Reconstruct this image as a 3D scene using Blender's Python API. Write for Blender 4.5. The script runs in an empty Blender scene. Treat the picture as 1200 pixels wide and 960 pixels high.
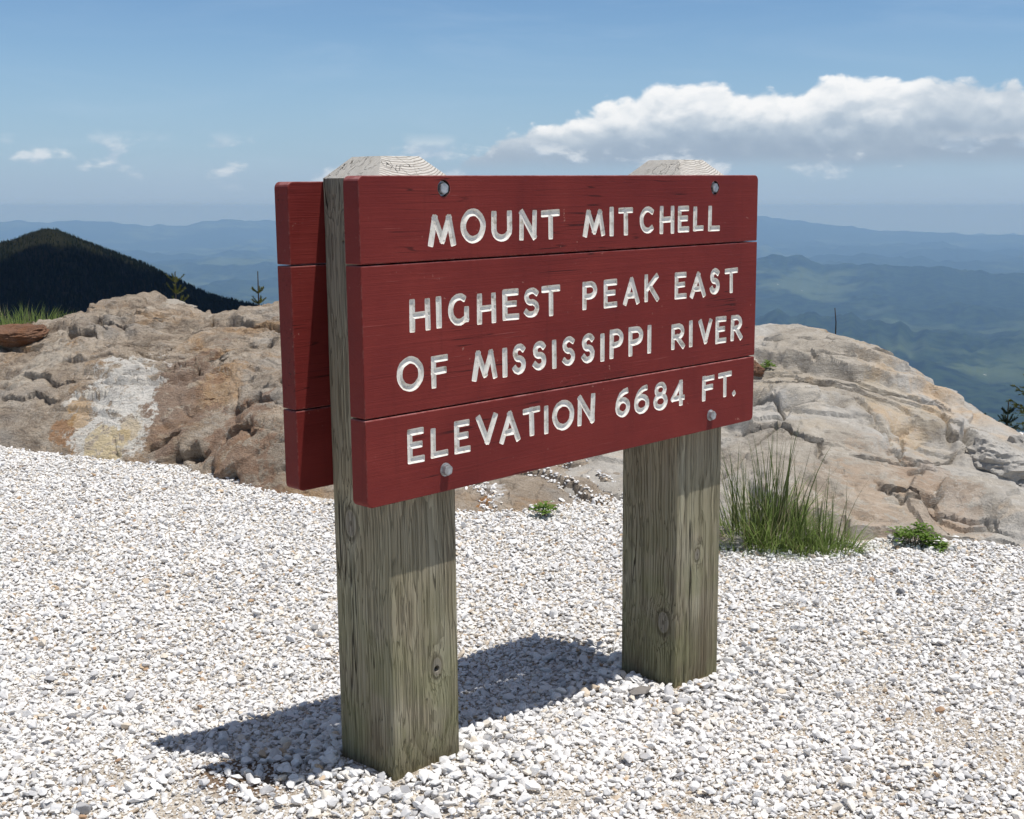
import bpy, bmesh, math, random
import numpy as np
from mathutils import Vector, Matrix, noise as mnoise

random.seed(7)
rng = np.random.default_rng(11)
sc = bpy.context.scene
rad = math.radians

# ------------------------------------------------------------------ camera
F_PX, PITCH, CAM_Z = 1501.18, 0.1574, 1.27          # in pixels of the 1200 x 960 photograph
cam_d = bpy.data.cameras.new('camera')
cam = bpy.data.objects.new('camera', cam_d)
sc.collection.objects.link(cam)
cam.location = (0, 0, CAM_Z)
cam.rotation_euler = (math.pi / 2 - PITCH, 0, 0)
cam_d.sensor_fit = 'HORIZONTAL'
cam_d.sensor_width = 36
cam_d.lens = 36 * F_PX / 1200
cam_d.clip_start = 0.05
cam_d.clip_end = 300000
sc.camera = cam

# ------------------------------------------------------------------ sign frame (needed for the sun)
S_YAW, S_LEAN, S_TILT = 0.7765, 0.0046, -0.0171
S_ORI = Vector((-0.2988, 2.5851, CAM_Z - 0.6143))
S_ROT = Matrix.Rotation(S_YAW, 3, 'Z') @ Matrix.Rotation(S_LEAN, 3, 'X') @ Matrix.Rotation(S_TILT, 3, 'Y')
sun_dir = (S_ROT @ Vector((0.1325, -0.286, 1.0))).normalized()
SUN_EL = math.asin(sun_dir.z)
SUN_AZ = math.atan2(sun_dir.x, sun_dir.y)

# ------------------------------------------------------------------ sun
sun_d = bpy.data.lights.new('sun', 'SUN')
sun_d.energy = 4.3
sun_d.angle = rad(0.53)
sun_d.color = (1.0, 0.958, 0.90)
sun = bpy.data.objects.new('sun', sun_d)
sc.collection.objects.link(sun)
sun.rotation_euler = sun_dir.to_track_quat('Z', 'Y').to_euler()
sun.location = (0, 0, 30)

# ------------------------------------------------------------------ node helpers
class NT:
    def __init__(self, tree):
        self.t = tree; self.n = tree.nodes; self.l = tree.links
    def new(self, kind, **kw):
        nd = self.n.new(kind)
        for k, v in kw.items():
            setattr(nd, k, v)
        return nd
    def put(self, sock, v):
        if v is None: return
        if isinstance(v, bpy.types.NodeSocket): self.l.new(v, sock)
        else:
            try: sock.default_value = v
            except Exception:
                sock.default_value = tuple(v) + (1,)
    def math(self, op, a, b=None, c=None, clamp=False):
        nd = self.new('ShaderNodeMath', operation=op, use_clamp=clamp)
        for i, v in enumerate((a, b, c)):
            self.put(nd.inputs[i], v)
        return nd.outputs[0]
    def vmath(self, op, a, b=None, out=0):
        nd = self.new('ShaderNodeVectorMath', operation=op)
        self.put(nd.inputs[0], a)
        if b is not None: self.put(nd.inputs[1], b)
        return nd.outputs[out]
    def scalev(self, a, s):
        nd = self.new('ShaderNodeVectorMath', operation='MULTIPLY')
        self.put(nd.inputs[0], a); nd.inputs[1].default_value = s if hasattr(s, '__len__') else (s, s, s)
        return nd.outputs[0]
    def sep(self, v):
        nd = self.new('ShaderNodeSeparateXYZ'); self.put(nd.inputs[0], v); return nd.outputs
    def comb(self, x=0, y=0, z=0):
        nd = self.new('ShaderNodeCombineXYZ')
        for i, v in enumerate((x, y, z)): self.put(nd.inputs[i], v)
        return nd.outputs[0]
    def noise(self, vec, scale=1, detail=4, rough=0.55, dist=0, lac=2.0, out='Fac'):
        nd = self.new('ShaderNodeTexNoise')
        self.put(nd.inputs['Vector'], vec)
        nd.inputs['Scale'].default_value = scale; nd.inputs['Detail'].default_value = detail
        nd.inputs['Roughness'].default_value = rough; nd.inputs['Distortion'].default_value = dist
        nd.inputs['Lacunarity'].default_value = lac
        return nd.outputs[out]
    def voro(self, vec, scale=1, feature='F1', out='Distance', rnd=1.0):
        nd = self.new('ShaderNodeTexVoronoi', feature=feature)
        self.put(nd.inputs['Vector'], vec); nd.inputs['Scale'].default_value = scale
        nd.inputs['Randomness'].default_value = rnd
        return nd.outputs[out]
    def step(self, v, a, b, lo=0.0, hi=1.0, smooth=True):
        nd = self.new('ShaderNodeMapRange', interpolation_type='SMOOTHSTEP' if smooth else 'LINEAR')
        self.put(nd.inputs[0], v)
        for i, q in zip((1, 2, 3, 4), (a, b, lo, hi)): self.put(nd.inputs[i], q)
        return nd.outputs[0]
    def ramp(self, v, stops, interp='LINEAR'):
        nd = self.new('ShaderNodeValToRGB'); cr = nd.color_ramp; cr.interpolation = interp
        while len(cr.elements) < len(stops): cr.elements.new(0.5)
        for e, (p, c) in zip(cr.elements, stops):
            e.position = p; e.color = tuple(c) + (1,) if len(c) == 3 else c
        self.put(nd.inputs[0], v)
        return nd.outputs[0]
    def mix(self, f, a, b, mode='MIX'):
        nd = self.new('ShaderNodeMix', data_type='RGBA', blend_type=mode)
        self.put(nd.inputs[0], f); self.put(nd.inputs[6], a); self.put(nd.inputs[7], b)
        return nd.outputs[2]
    def curve(self, v, pts):
        nd = self.new('ShaderNodeFloatCurve'); cu = nd.mapping.curves[0]
        while len(cu.points) < len(pts): cu.points.new(0.5, 0.5)
        for p, q in zip(cu.points, pts): p.location = q
        nd.mapping.update(); self.put(nd.inputs['Value'], v)
        return nd.outputs[0]

# ------------------------------------------------------------------ sky: physical sky + cumulus bank, puffs and thin cirrus
world = bpy.data.worlds.new('World'); sc.world = world; world.use_nodes = True
W = NT(world.node_tree); W.n.clear()
world.cycles.sampling_method = 'NONE'
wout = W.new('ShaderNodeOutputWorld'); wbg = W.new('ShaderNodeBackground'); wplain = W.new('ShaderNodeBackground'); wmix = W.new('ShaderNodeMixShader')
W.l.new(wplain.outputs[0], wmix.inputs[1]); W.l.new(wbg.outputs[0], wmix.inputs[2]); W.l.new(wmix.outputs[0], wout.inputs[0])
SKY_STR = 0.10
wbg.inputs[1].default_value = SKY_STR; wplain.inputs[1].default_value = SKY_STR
sky = W.new('ShaderNodeTexSky', sky_type='NISHITA')
sky.sun_disc = False; sky.sun_elevation = SUN_EL; sky.sun_rotation = SUN_AZ
sky.altitude = 1900; sky.air_density = 1.15; sky.dust_density = 0.35; sky.ozone_density = 3.0
tc = W.new('ShaderNodeTexCoord')
dx, dy, dz = W.sep(W.vmath('NORMALIZE', tc.outputs['Generated']))
az = W.math('MULTIPLY', W.math('ARCTAN2', dx, dy), 57.2958)
el = W.math('MULTIPLY', W.math('ARCSINE', dz), 57.2958)

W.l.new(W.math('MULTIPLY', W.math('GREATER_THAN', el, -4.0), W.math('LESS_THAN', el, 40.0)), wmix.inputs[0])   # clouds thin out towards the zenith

def k(c, s=1.0):                                     # linear picture radiance -> sky units
    return tuple(x * s / SKY_STR for x in c)

# fair-weather whitening by thin cirrus, in streaks
q = W.comb(W.math('MULTIPLY', az, 0.05), W.math('MULTIPLY', el, 0.30), W.math('MULTIPLY', az, 0.02))
ci = W.noise(q, 1.6, 6, 0.6, 0.6)
ci2 = W.noise(W.comb(W.math('MULTIPLY', az, 0.022), W.math('MULTIPLY', el, 0.09), 3.3), 2.0, 3, 0.5)
cir = W.math('MULTIPLY', W.step(ci, 0.42, 0.78), W.step(ci2, 0.38, 0.66, 0.25, 1.0))
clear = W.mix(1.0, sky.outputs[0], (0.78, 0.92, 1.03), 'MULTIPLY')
clear = W.mix(W.step(el, 8.0, 40.0, 0.0, 0.55), clear, k((0.265, 0.240, 0.225)))      # added veil above the frame, thicker overhead, neutralises the blue shadow fill
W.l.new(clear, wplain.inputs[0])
clear = W.mix(W.step(el, -1.0, 9.0, 0.85, 0.0), clear, k((0.335, 0.475, 0.66)))
col = W.mix(W.math('MULTIPLY', W.math('MULTIPLY', cir, W.step(el, 28.0, 38.0, 1.0, 0.0)), 0.24), clear, k((0.56, 0.69, 0.84)))

def cumulus(top, base, nscale, soft, seed, amp, billow=0.5):
    """density for a cloud whose upper outline is the socket top and whose base is the socket base; twice: here and a little higher"""
    res = []
    for off in (0.0, 0.42):
        e2 = W.math('ADD', el, off)
        p = W.comb(W.math('MULTIPLY', az, nscale), W.math('MULTIPLY', e2, nscale * 1.45), seed)
        n1 = W.noise(p, 1.0, 7, 0.56, 0.25)
        v1 = W.voro(W.vmath('ADD', p, W.scalev(W.noise(p, 2.3, 3, 0.5, out='Color'), 0.5)), 2.1, 'SMOOTH_F1')
        n = W.math('SUBTRACT', W.math('MULTIPLY_ADD', n1, 2.0, -1.0), W.math('MULTIPLY', W.math('SUBTRACT', v1, 0.42), billow))
        d = W.math('MULTIPLY_ADD', n, amp, W.math('SUBTRACT', top, e2))
        res.append(d)
    a = W.math('MULTIPLY', W.step(res[0], -0.02, soft), W.step(W.math('SUBTRACT', el, base), -0.35, 0.7))
    return res[0], res[1], a, n1

# main bank: outline by azimuth (degrees), -36..36
def azcurve(pts):
    t = W.math('DIVIDE', W.math('ADD', az, 36.0), 72.0, clamp=True)
    c = W.curve(t, [((a + 36) / 72, h / 10.0) for a, h in pts])
    return W.math('MULTIPLY', c, 10.0)
top = azcurve([(-36, 0.2), (-6, 0.6), (-1.6, 2.3), (0, 3.1), (1.5, 3.6), (3.5, 4.1), (5.0, 4.8), (8.6, 5.25), (11, 5.0), (14.2, 5.4),
               (16.5, 5.15), (18.6, 5.2), (21, 4.9), (25, 4.9), (30, 4.2), (36, 3.0)])
base = W.math('MULTIPLY_ADD', W.noise(W.comb(W.math('MULTIPLY', az, 0.12), 0, 5.0), 1.0, 3), 1.0, 1.05)
d0, d1, alpha, n1 = cumulus(top, base, 0.50, 0.34, 1.7, 0.78, 1.1)
sl = W.step(W.math('SUBTRACT', d1, d0), -1.05, 0.10, 1.0, 0.0)         # steep fall of density upwards: a billow facing the sun
nearTop = W.step(d0, 0.2, 2.6, 1.0, 0.0)
lit = W.math('ADD', W.math('MULTIPLY', nearTop, 0.62), W.math('MULTIPLY', sl, 0.55))
lit = W.math('MULTIPLY', lit, W.step(W.math('SUBTRACT', el, base), 0.4, 2.5, 0.15, 1.0))
lit = W.math('MULTIPLY', lit, W.step(az, 15.5, 18.5, 1.0, 0.60), clamp=True)
ccol = W.ramp(lit, [(0.0, k((0.34, 0.43, 0.545))), (0.22, k((0.43, 0.52, 0.625))), (0.45, k((0.60, 0.67, 0.745))), (0.68, k((0.84, 0.87, 0.90))), (0.9, k((0.96, 0.965, 0.97)))])
alpha = W.math('MULTIPLY', alpha, W.step(el, 1.1, 1.9, 0.15, 0.97))
col = W.mix(alpha, col, ccol)

# scattered small puffs low over the far hills
pp = W.comb(W.math('MULTIPLY', az, 0.34), W.math('MULTIPLY', el, 0.72), 8.35)
pn = W.noise(pp, 1.0, 7, 0.53, 0.1)
pn2 = W.noise(W.vmath('ADD', pp, (0, 0.30, 0)), 1.0, 7, 0.53, 0.1)
band = W.math('MULTIPLY', W.step(el, 0.5, 1.2), W.step(el, 2.1, 3.3, 1.0, 0.0))
puff = W.math('MULTIPLY', W.step(pn, 0.52, 0.645), band)
plit = W.step(W.math('SUBTRACT', pn, pn2), -0.10, 0.12)
pcol = W.ramp(plit, [(0.0, k((0.42, 0.54, 0.68))), (1.0, k((0.76, 0.81, 0.86)))])
col = W.mix(W.math('MULTIPLY', puff, 0.85), col, pcol)

# a higher deck of broken cumulus overhead, seen only low down at the top edge of the frame
hp = W.comb(W.math('DIVIDE', dx, W.math('MAXIMUM', dz, 0.03)), W.math('DIVIDE', dy, W.math('MAXIMUM', dz, 0.03)), 0.0)
hn = W.noise(hp, 0.42, 7, 0.55, 0.2)
hm = W.math('MULTIPLY', W.math('MULTIPLY', W.step(hn, 0.60, 0.72), W.step(el, 28.0, 38.0, 1.0, 0.0)), W.step(el, 8.6, 13.0))
col = W.mix(W.math('MULTIPLY', hm, 0.8), col, k((0.62, 0.68, 0.75)))
# warm pale haze at the very horizon
col = W.mix(W.step(el, -0.2, 2.6, 0.80, 0.0), col, k((0.362, 0.480, 0.625)))
W.l.new(col, wbg.inputs[0])

# ------------------------------------------------------------------ colour management / engine
sc.view_settings.view_transform = 'Standard'
sc.view_settings.look = 'None'
sc.view_settings.exposure = 0.0
sc.view_settings.gamma = 1.0
sc.view_settings.use_curve_mapping = False
sc.render.engine = 'CYCLES'
sc.cycles.use_denoising = True
sc.cycles.use_adaptive_sampling = True
sc.cycles.adaptive_threshold = 0.02
sc.cycles.max_bounces = 6
sc.cycles.diffuse_bounces = 3
sc.cycles.glossy_bounces = 2
sc.cycles.transmission_bounces = 3
sc.cycles.volume_bounces = 2
sc.cycles.transparent_max_bounces = 6

# ------------------------------------------------------------------ general helpers
def ray(u, v):
    x, y, z = (u - 600) / F_PX, 1.0, -(v - 480) / F_PX
    c, s = math.cos(PITCH), math.sin(PITCH)
    return Vector((x, y * c + z * s, -y * s + z * c))
def at(u, v, depth):                                 # pixel -> point at a given distance along +Y
    d = ray(u, v); kk = depth / d.y
    return Vector((d.x * kk, depth, CAM_Z + d.z * kk))
def on_z(u, v, z):
    d = ray(u, v); kk = (z - CAM_Z) / d.z
    return Vector((d.x * kk, d.y * kk, z))

def link(o, parent=None):
    sc.collection.objects.link(o)
    if parent is not None: o.parent = parent
    return o
def tag(o, label=None, cat=None, group=None, kind=None):
    if label: o['label'] = label
    if cat: o['category'] = cat
    if group: o['group'] = group
    if kind: o['kind'] = kind
    return o
def empty(name, loc, rot=None):
    o = bpy.data.objects.new(name, None); link(o); o.location = loc; o.empty_display_size = 0.1
    if rot is not None: o.rotation_euler = rot
    return o
def mesh_obj(name, verts, faces, mat, parent=None, smooth=False):
    me = bpy.data.meshes.new(name)
    me.from_pydata([tuple(v) for v in verts], [], faces)
    if mat: me.materials.append(mat)
    if smooth: me.polygons.foreach_set('use_smooth', [True] * len(me.polygons))
    me.update()
    return link(bpy.data.objects.new(name, me), parent)
def bm_obj(name, bm, mat, parent=None, smooth=False):
    me = bpy.data.meshes.new(name); bm.to_mesh(me); bm.free()
    for m in (mat if isinstance(mat, (list, tuple)) else [mat]): me.materials.append(m)
    if smooth: me.polygons.foreach_set('use_smooth', [True] * len(me.polygons))
    return link(bpy.data.objects.new(name, me), parent)
def grid_mesh(name, P, mat, smooth=True):            # P: (n, m, 3)
    n, m = P.shape[:2]
    idx = np.arange(n * m).reshape(n, m)
    f = np.stack([idx[:-1, :-1], idx[:-1, 1:], idx[1:, 1:], idx[1:, :-1]], -1).reshape(-1, 4)
    me = bpy.data.meshes.new(name)
    me.vertices.add(n * m); me.vertices.foreach_set('co', P.reshape(-1).astype(np.float32))
    me.loops.add(f.size); me.loops.foreach_set('vertex_index', f.reshape(-1).astype(np.int32))
    me.polygons.add(len(f)); me.polygons.foreach_set('loop_start', (np.arange(len(f)) * 4).astype(np.int32))
    me.update(calc_edges=True)
    if smooth: me.polygons.foreach_set('use_smooth', np.ones(len(f), bool))
    me.materials.append(mat)
    return bpy.data.objects.new(name, me)

# vectorised gradient noise
_perm = np.random.default_rng(3).permutation(256); _perm = np.concatenate([_perm, _perm, _perm])
_g = np.random.default_rng(4).normal(size=(256, 3)); _g /= np.linalg.norm(_g, axis=1)[:, None]
def perlin(x, y, z=0.0):
    x, y, z = np.broadcast_arrays(np.asarray(x, float), np.asarray(y, float), np.asarray(z, float))
    xi, yi, zi = np.floor(x).astype(int), np.floor(y).astype(int), np.floor(z).astype(int)
    fx, fy, fz = x - xi, y - yi, z - zi
    u, v, w = (t * t * t * (t * (t * 6 - 15) + 10) for t in (fx, fy, fz))
    def g(i, j, kk):
        h = _perm[_perm[_perm[(xi + i) & 255] + ((yi + j) & 255)] + ((zi + kk) & 255)]
        G = _g[h]
        return G[..., 0] * (fx - i) + G[..., 1] * (fy - j) + G[..., 2] * (fz - kk)
    def lp(a, b, t): return a + (b - a) * t
    return 1.5 * lp(lp(lp(g(0, 0, 0), g(1, 0, 0), u), lp(g(0, 1, 0), g(1, 1, 0), u), v),
                    lp(lp(g(0, 0, 1), g(1, 0, 1), u), lp(g(0, 1, 1), g(1, 1, 1), u), v), w)
def fbm(x, y, z=0.0, o=4, gain=0.5):
    s, a = 0, 1.0
    for i in range(o):
        s = s + a * perlin(x * 2 ** i + 17.3 * i, y * 2 ** i - 9.1 * i, np.asarray(z) * 2 ** i + 5.7 * i); a *= gain
    return s
def sstep(v, a, b):
    t = np.clip((v - a) / (b - a), 0, 1); return t * t * (3 - 2 * t)

def new_mat(name):
    m = bpy.data.materials.new(name); m.use_nodes = True
    t = NT(m.node_tree); bs = m.node_tree.nodes['Principled BSDF']
    return m, t, bs
def bump(t, bs, h, dist, strength=1.0):
    b = t.new('ShaderNodeBump'); b.inputs['Strength'].default_value = strength; b.inputs['Distance'].default_value = dist
    t.l.new(h, b.inputs['Height']); t.l.new(b.outputs[0], bs.inputs['Normal'])

# instancing of points with attributes (for stuff only)
def scatter(name, pts, rot, scl, idx, tint, variants):
    me = bpy.data.meshes.new(name)
    me.vertices.add(len(pts)); me.vertices.foreach_set('co', np.asarray(pts, np.float32).reshape(-1))
    for nm, ty, key, arr in (('rot', 'FLOAT_VECTOR', 'vector', rot), ('scl', 'FLOAT_VECTOR', 'vector', scl), ('idx', 'INT', 'value', idx), ('tint', 'FLOAT', 'value', tint)):
        a = me.attributes.new(nm, ty, 'POINT')
        a.data.foreach_set(key, np.asarray(arr, np.int32 if ty == 'INT' else np.float32).reshape(-1))
    o = link(bpy.data.objects.new(name, me))
    coll = bpy.data.collections.new(name + '_kinds')
    for vobj in variants: coll.objects.link(vobj)
    g = bpy.data.node_groups.new(name + '_scatter', 'GeometryNodeTree')
    g.interface.new_socket('Geometry', in_out='INPUT', socket_type='NodeSocketGeometry')
    g.interface.new_socket('Geometry', in_out='OUTPUT', socket_type='NodeSocketGeometry')
    gi, go = g.nodes.new('NodeGroupInput'), g.nodes.new('NodeGroupOutput')
    ci_ = g.nodes.new('GeometryNodeCollectionInfo'); ci_.inputs['Collection'].default_value = coll
    ci_.inputs['Separate Children'].default_value = True; ci_.inputs['Reset Children'].default_value = True
    iop = g.nodes.new('GeometryNodeInstanceOnPoints'); iop.inputs['Pick Instance'].default_value = True
    def attr(nm, ty):
        a = g.nodes.new('GeometryNodeInputNamedAttribute'); a.data_type = ty; a.inputs[0].default_value = nm; return a.outputs[0]
    e2r = g.nodes.new('FunctionNodeEulerToRotation')
    L = g.links.new
    L(gi.outputs[0], iop.inputs['Points']); L(ci_.outputs[0], iop.inputs['Instance'])
    L(attr('idx', 'INT'), iop.inputs['Instance Index']); L(attr('rot', 'FLOAT_VECTOR'), e2r.inputs[0])
    L(e2r.outputs[0], iop.inputs['Rotation']); L(attr('scl', 'FLOAT_VECTOR'), iop.inputs['Scale'])
    L(iop.outputs[0], go.inputs[0])
    md = o.modifiers.new('scatter', 'NODES'); md.node_group = g
    o['kind'] = 'stuff'
    return o
def hidden_obj(name, verts, faces, mat, smooth=False):
    me = bpy.data.meshes.new(name); me.from_pydata(verts, [], faces); me.materials.append(mat)
    if smooth: me.polygons.foreach_set('use_smooth', [True] * len(me.polygons))
    return bpy.data.objects.new(name, me)

# ================================================================== FAR LAND
def px_el(v): return math.tan(math.atan((480 - v) / F_PX) - PITCH)     # slope of a picture row
def px_az(u): return math.atan((u - 600) / F_PX / math.cos(PITCH * 0.0 + 0.09))

def far_material():
    m, t, bs = new_mat('valley_land')
    p = t.new('ShaderNodeNewGeometry').outputs['Position']
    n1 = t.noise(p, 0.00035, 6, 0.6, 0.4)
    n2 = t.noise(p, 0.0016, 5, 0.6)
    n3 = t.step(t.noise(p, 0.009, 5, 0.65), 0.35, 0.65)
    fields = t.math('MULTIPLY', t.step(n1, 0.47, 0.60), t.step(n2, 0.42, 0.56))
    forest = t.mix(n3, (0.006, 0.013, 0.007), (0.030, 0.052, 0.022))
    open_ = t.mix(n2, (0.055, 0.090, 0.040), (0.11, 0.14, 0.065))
    c = t.mix(t.math('MULTIPLY', fields, 0.75), forest, open_)  # woods and open fields; their dark patches are also painted in for cloud shadow
    cell = t.voro(p, 0.0065, 'F1', 'Distance')
    town = t.math('MULTIPLY', t.math('LESS_THAN', cell, 0.075), t.math('MULTIPLY', t.step(n1, 0.54, 0.60), t.step(n2, 0.58, 0.62)))
    c = t.mix(t.math('MULTIPLY', town, 0.9), c, (0.62, 0.62, 0.60))
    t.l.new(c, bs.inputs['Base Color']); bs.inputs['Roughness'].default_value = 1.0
    bs.inputs['Specular IOR Level'].default_value = 0.05
    return m

def far_land():
    a_f = np.radians(np.arange(-46, 46.001, 0.12)); a_c = np.radians(np.arange(50, 312, 4.0))
    A = np.concatenate([a_f, a_c, [a_f[0] + 2 * math.pi]])
    Rr = np.concatenate([[6.5, 8.0, 9.0], np.exp(np.linspace(math.log(10.0), math.log(52000.0), 330))])
    a, r = np.meshgrid(A, Rr)
    x, y = r * np.sin(a), r * np.cos(a)
    # summit flank: steep, rough
    flank = -0.45 - np.maximum(r - 8.5, 0) * 0.60 + np.minimum(np.maximum(r - 9.0, 0) * 0.12, 18) * fbm(x / 60, y / 60, 1.0, 4)
    # the valley floor with worn ridges
    rid = 1 - np.abs(fbm(x / 5200, y / 5200, 2.0, 5, 0.52))
    hills = -1180 + 220 * np.clip(rid, 0, 1.2) ** 3 + 120 * fbm(x / 2600, y / 2600, 4.0, 5) + 40 * fbm(x / 700, y / 700, 9.0, 4)
    # named crest lines read from the photograph: (distance, [(u, v)...], half width)
    az_d = np.degrees(a)
    def crest(dist, pts, width, wob, seed):
        us = np.degrees([px_az(u) for u, v in pts]); hs = np.array([dist * px_el(v) for u, v in pts])
        hz = np.interp(az_d, us, hs) + wob * fbm(az_d * 0.9 + seed, seed, 0.0, 5)
        d = (r - dist * (1 + 0.03 * fbm(az_d * 0.25, seed, 3.0, 3))) / width
        inside = sstep(az_d, us[0] - 2, us[0]) * (1 - sstep(az_d, us[-1], us[-1] + 2))
        body = np.maximum(1 - np.abs(d), 0) ** 1.15
        return -1200 + (hz + 1200) * body * inside
    z = hills
    z = np.maximum(z, crest(42000, [(-200, 258), (80, 258), (120, 257), (180, 263), (225, 262), (265, 255), (330, 259), (450, 262), (600, 258), (760, 262), (890, 253), (940, 259), (1000, 266), (1100, 272), (1400, 277)], 9000, 70, 2.2))
    z = np.maximum(z, crest(24000, [(-200, 318), (100, 312), (215, 304), (280, 300), (330, 303), (500, 315)], 5000, 60, 7.4))
    z = np.maximum(z, crest(17500, [(760, 305), (890, 299), (920, 297), (960, 305), (1050, 306), (1110, 310), (1200, 316), (1400, 318)], 4200, 45, 5.1))
    z = np.maximum(z, crest(10800, [(780, 378), (900, 366), (985, 364), (1060, 376), (1150, 388), (1220, 376), (1400, 372)], 3200, 70, 11.0))
    z = np.where(r > 3000, z + 30 * fbm(x / 420, y / 420, 21.0, 4, 0.55), z)
    # smooth joining of flank and valley
    zz = np.where(r > 60, np.maximum(flank, z), flank)
    P = np.stack([x, y, zz], -1)
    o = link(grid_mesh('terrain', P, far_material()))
    tag(o, kind='structure')
    return o
far_land()

# ------------------------------------------------------------------ the near dark ridge with its fir forest
def ridge_height(a_deg, r):
    pts = [(-420, 330), (-250, 302), (-120, 292), (-40, 286), (0, 280), (26, 274), (44, 267), (60, 262.5), (74, 263.5), (90, 270), (112, 280), (150, 296), (175, 306), (200, 319), (250, 342), (300, 354), (330, 358), (420, 380), (520, 420)]
    us = np.degrees([px_az(u) for u, v in pts]); sl = np.array([px_el(v + 2.0) for u, v in pts])
    r0 = 1000 + 30 * fbm(a_deg * 0.2, 1.0, 0, 3)
    zc = np.interp(a_deg, us, sl) * r0
    x, y = r * np.sin(np.radians(a_deg)), r * np.cos(np.radians(a_deg))
    gul = fbm(x / 130, y / 130, 0.5, 5)
    d = np.abs(r - r0)
    return zc - 0.50 * (np.sqrt(d * d + 20 ** 2) - 20) + gul * np.minimum(d * 0.16, 22)
def ridge():
    m, t, bs = new_mat('ridge_ground')
    p = t.new('ShaderNodeNewGeometry').outputs['Position']
    n = t.noise(p, 0.02, 5, 0.6)
    c = t.ramp(n, [(0.3, (0.009, 0.012, 0.006)), (0.55, (0.020, 0.020, 0.011)), (0.75, (0.034, 0.030, 0.017))])
    t.l.new(c, bs.inputs['Base Color']); bs.inputs['Roughness'].default_value = 1
    bs.inputs['Specular IOR Level'].default_value = 0.05
    a = np.arange(-44, -2.5, 0.14); r = np.arange(330, 1600, 7.0)
    ag, rg = np.meshgrid(a, r)
    z = ridge_height(ag, rg)
    P = np.stack([rg * np.sin(np.radians(ag)), rg * np.cos(np.radians(ag)), z], -1)
    o = link(grid_mesh('mountain_ridge', P, m)); tag(o, kind='structure')
    # firs
    fm, t, bs = new_mat('fir_needles_far')
    at_ = t.new('ShaderNodeAttribute', attribute_type='INSTANCER', attribute_name='tint')
    c = t.ramp(at_.outputs['Fac'], [(0.0, (0.005, 0.009, 0.005)), (0.7, (0.014, 0.020, 0.010)), (1.0, (0.040, 0.036, 0.019))])
    t.l.new(c, bs.inputs['Base Color']); bs.inputs['Roughness'].default_value = 1
    bs.inputs['Specular IOR Level'].default_value = 0.05
    kinds = []
    for kx in range(4):
        V, Fc = [], []
        rr = random.Random(kx)
        for lev in range(4):
            z0, z1, w = 0.06 + lev * 0.22, 0.42 + lev * 0.22 if lev < 3 else 1.0, (0.25 - lev * 0.055)
            b = len(V); V.append((0, 0, min(z1, 1)))
            for s in range(7):
                q_ = s * math.tau / 7 + lev; ww = w * rr.uniform(0.6, 1.15)
                V.append((ww * math.cos(q_), ww * math.sin(q_), z0 + rr.uniform(-0.04, 0.04)))
            for s in range(7): Fc.append((b, b + 1 + s, b + 1 + (s + 1) % 7))
        kinds.append(hidden_obj('fir', V, Fc, fm))
    N = 125000
    ad = rng.uniform(-37, -5, N); rd = np.sqrt(rng.uniform(430 ** 2, 1090 ** 2, N))
    x, y = rd * np.sin(np.radians(ad)), rd * np.cos(np.radians(ad))
    z = ridge_height(ad, rd)
    top = sstep(z, -46, -13)                         # the summit of the ridge is more open
    keep = rng.uniform(0, 1, N) > top * 0.6 * sstep(fbm(x / 40, y / 40, 3.0, 3), -0.4, 0.3)
    x, y, z, top = x[keep], y[keep], z[keep], top[keep]
    n = len(x)
    h = rng.uniform(1.4, 4.6, n) * (1 - 0.55 * top)
    scl = np.stack([h * 0.95, h * 0.95, h], -1)
    rot = np.stack([np.zeros(n), np.zeros(n), rng.uniform(0, 6.28, n)], -1)
    f = scatter('fir_forest', np.stack([x, y, z - 0.4], -1), rot, scl, rng.integers(0, 4, n), np.clip(rng.normal(0.35, 0.2, n) + top * 0.35, 0, 1), kinds)
    tag(f, 'dark fir forest covering the near mountain ridge', 'forest')
ridge()

# ------------------------------------------------------------------ air
def haze():
    m = bpy.data.materials.new('haze_air'); m.use_nodes = True
    t = NT(m.node_tree); t.n.clear()
    out = t.new('ShaderNodeOutputMaterial'); v = t.new('ShaderNodeVolumePrincipled')
    v.inputs['Color'].default_value = (0.33, 0.575, 1.0, 1)
    v.inputs['Absorption Color'].default_value = (0.45, 0.45, 0.45, 1)      # scatters blue more than red
    v.inputs['Density'].default_value = HAZE_D
    v.inputs['Anisotropy'].default_value = 0.0
    t.l.new(v.outputs[0], out.inputs['Volume'])
    bm = bmesh.new(); bmesh.ops.create_cube(bm, size=1.0)
    bmesh.ops.scale(bm, vec=(106000, 106000, 1640), verts=bm.verts)
    bmesh.ops.translate(bm, vec=(0, 0, -780), verts=bm.verts)
    o = bm_obj('haze', bm, m); tag(o, kind='stuff')
HAZE_D = 4.8e-5
haze()

# ================================================================== SUMMIT GROUND, ROCKS, GRAVEL
POSTS = []                                            # plan positions of the two posts, for the gravel heaps
for px_ in (0.0944 + 0.098, 1.0951 + 0.098):
    w_ = S_ROT @ Vector((px_, 0.051 + 0.098, 0)) + S_ORI
    POSTS.append((w_.x, w_.y))
def ground(x, y):
    r = np.hypot(x, y)
    z = -0.008 - 0.075 * sstep(y, 2.65, 3.65)
    z = z + 0.012 * fbm(x / 0.9, y / 0.9, 0.3, 3) + 0.006 * fbm(x / 0.17, y / 0.17, 1.3, 2)
    for (qx, qy) in POSTS:
        z = z + 0.026 * np.exp(-((x - qx) ** 2 + (y - qy) ** 2) / 0.18 ** 2)
    return z - 0.6 * np.maximum(r - 8.5, 0) - 0.7 * sstep(r, 8.2, 9.4)

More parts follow.
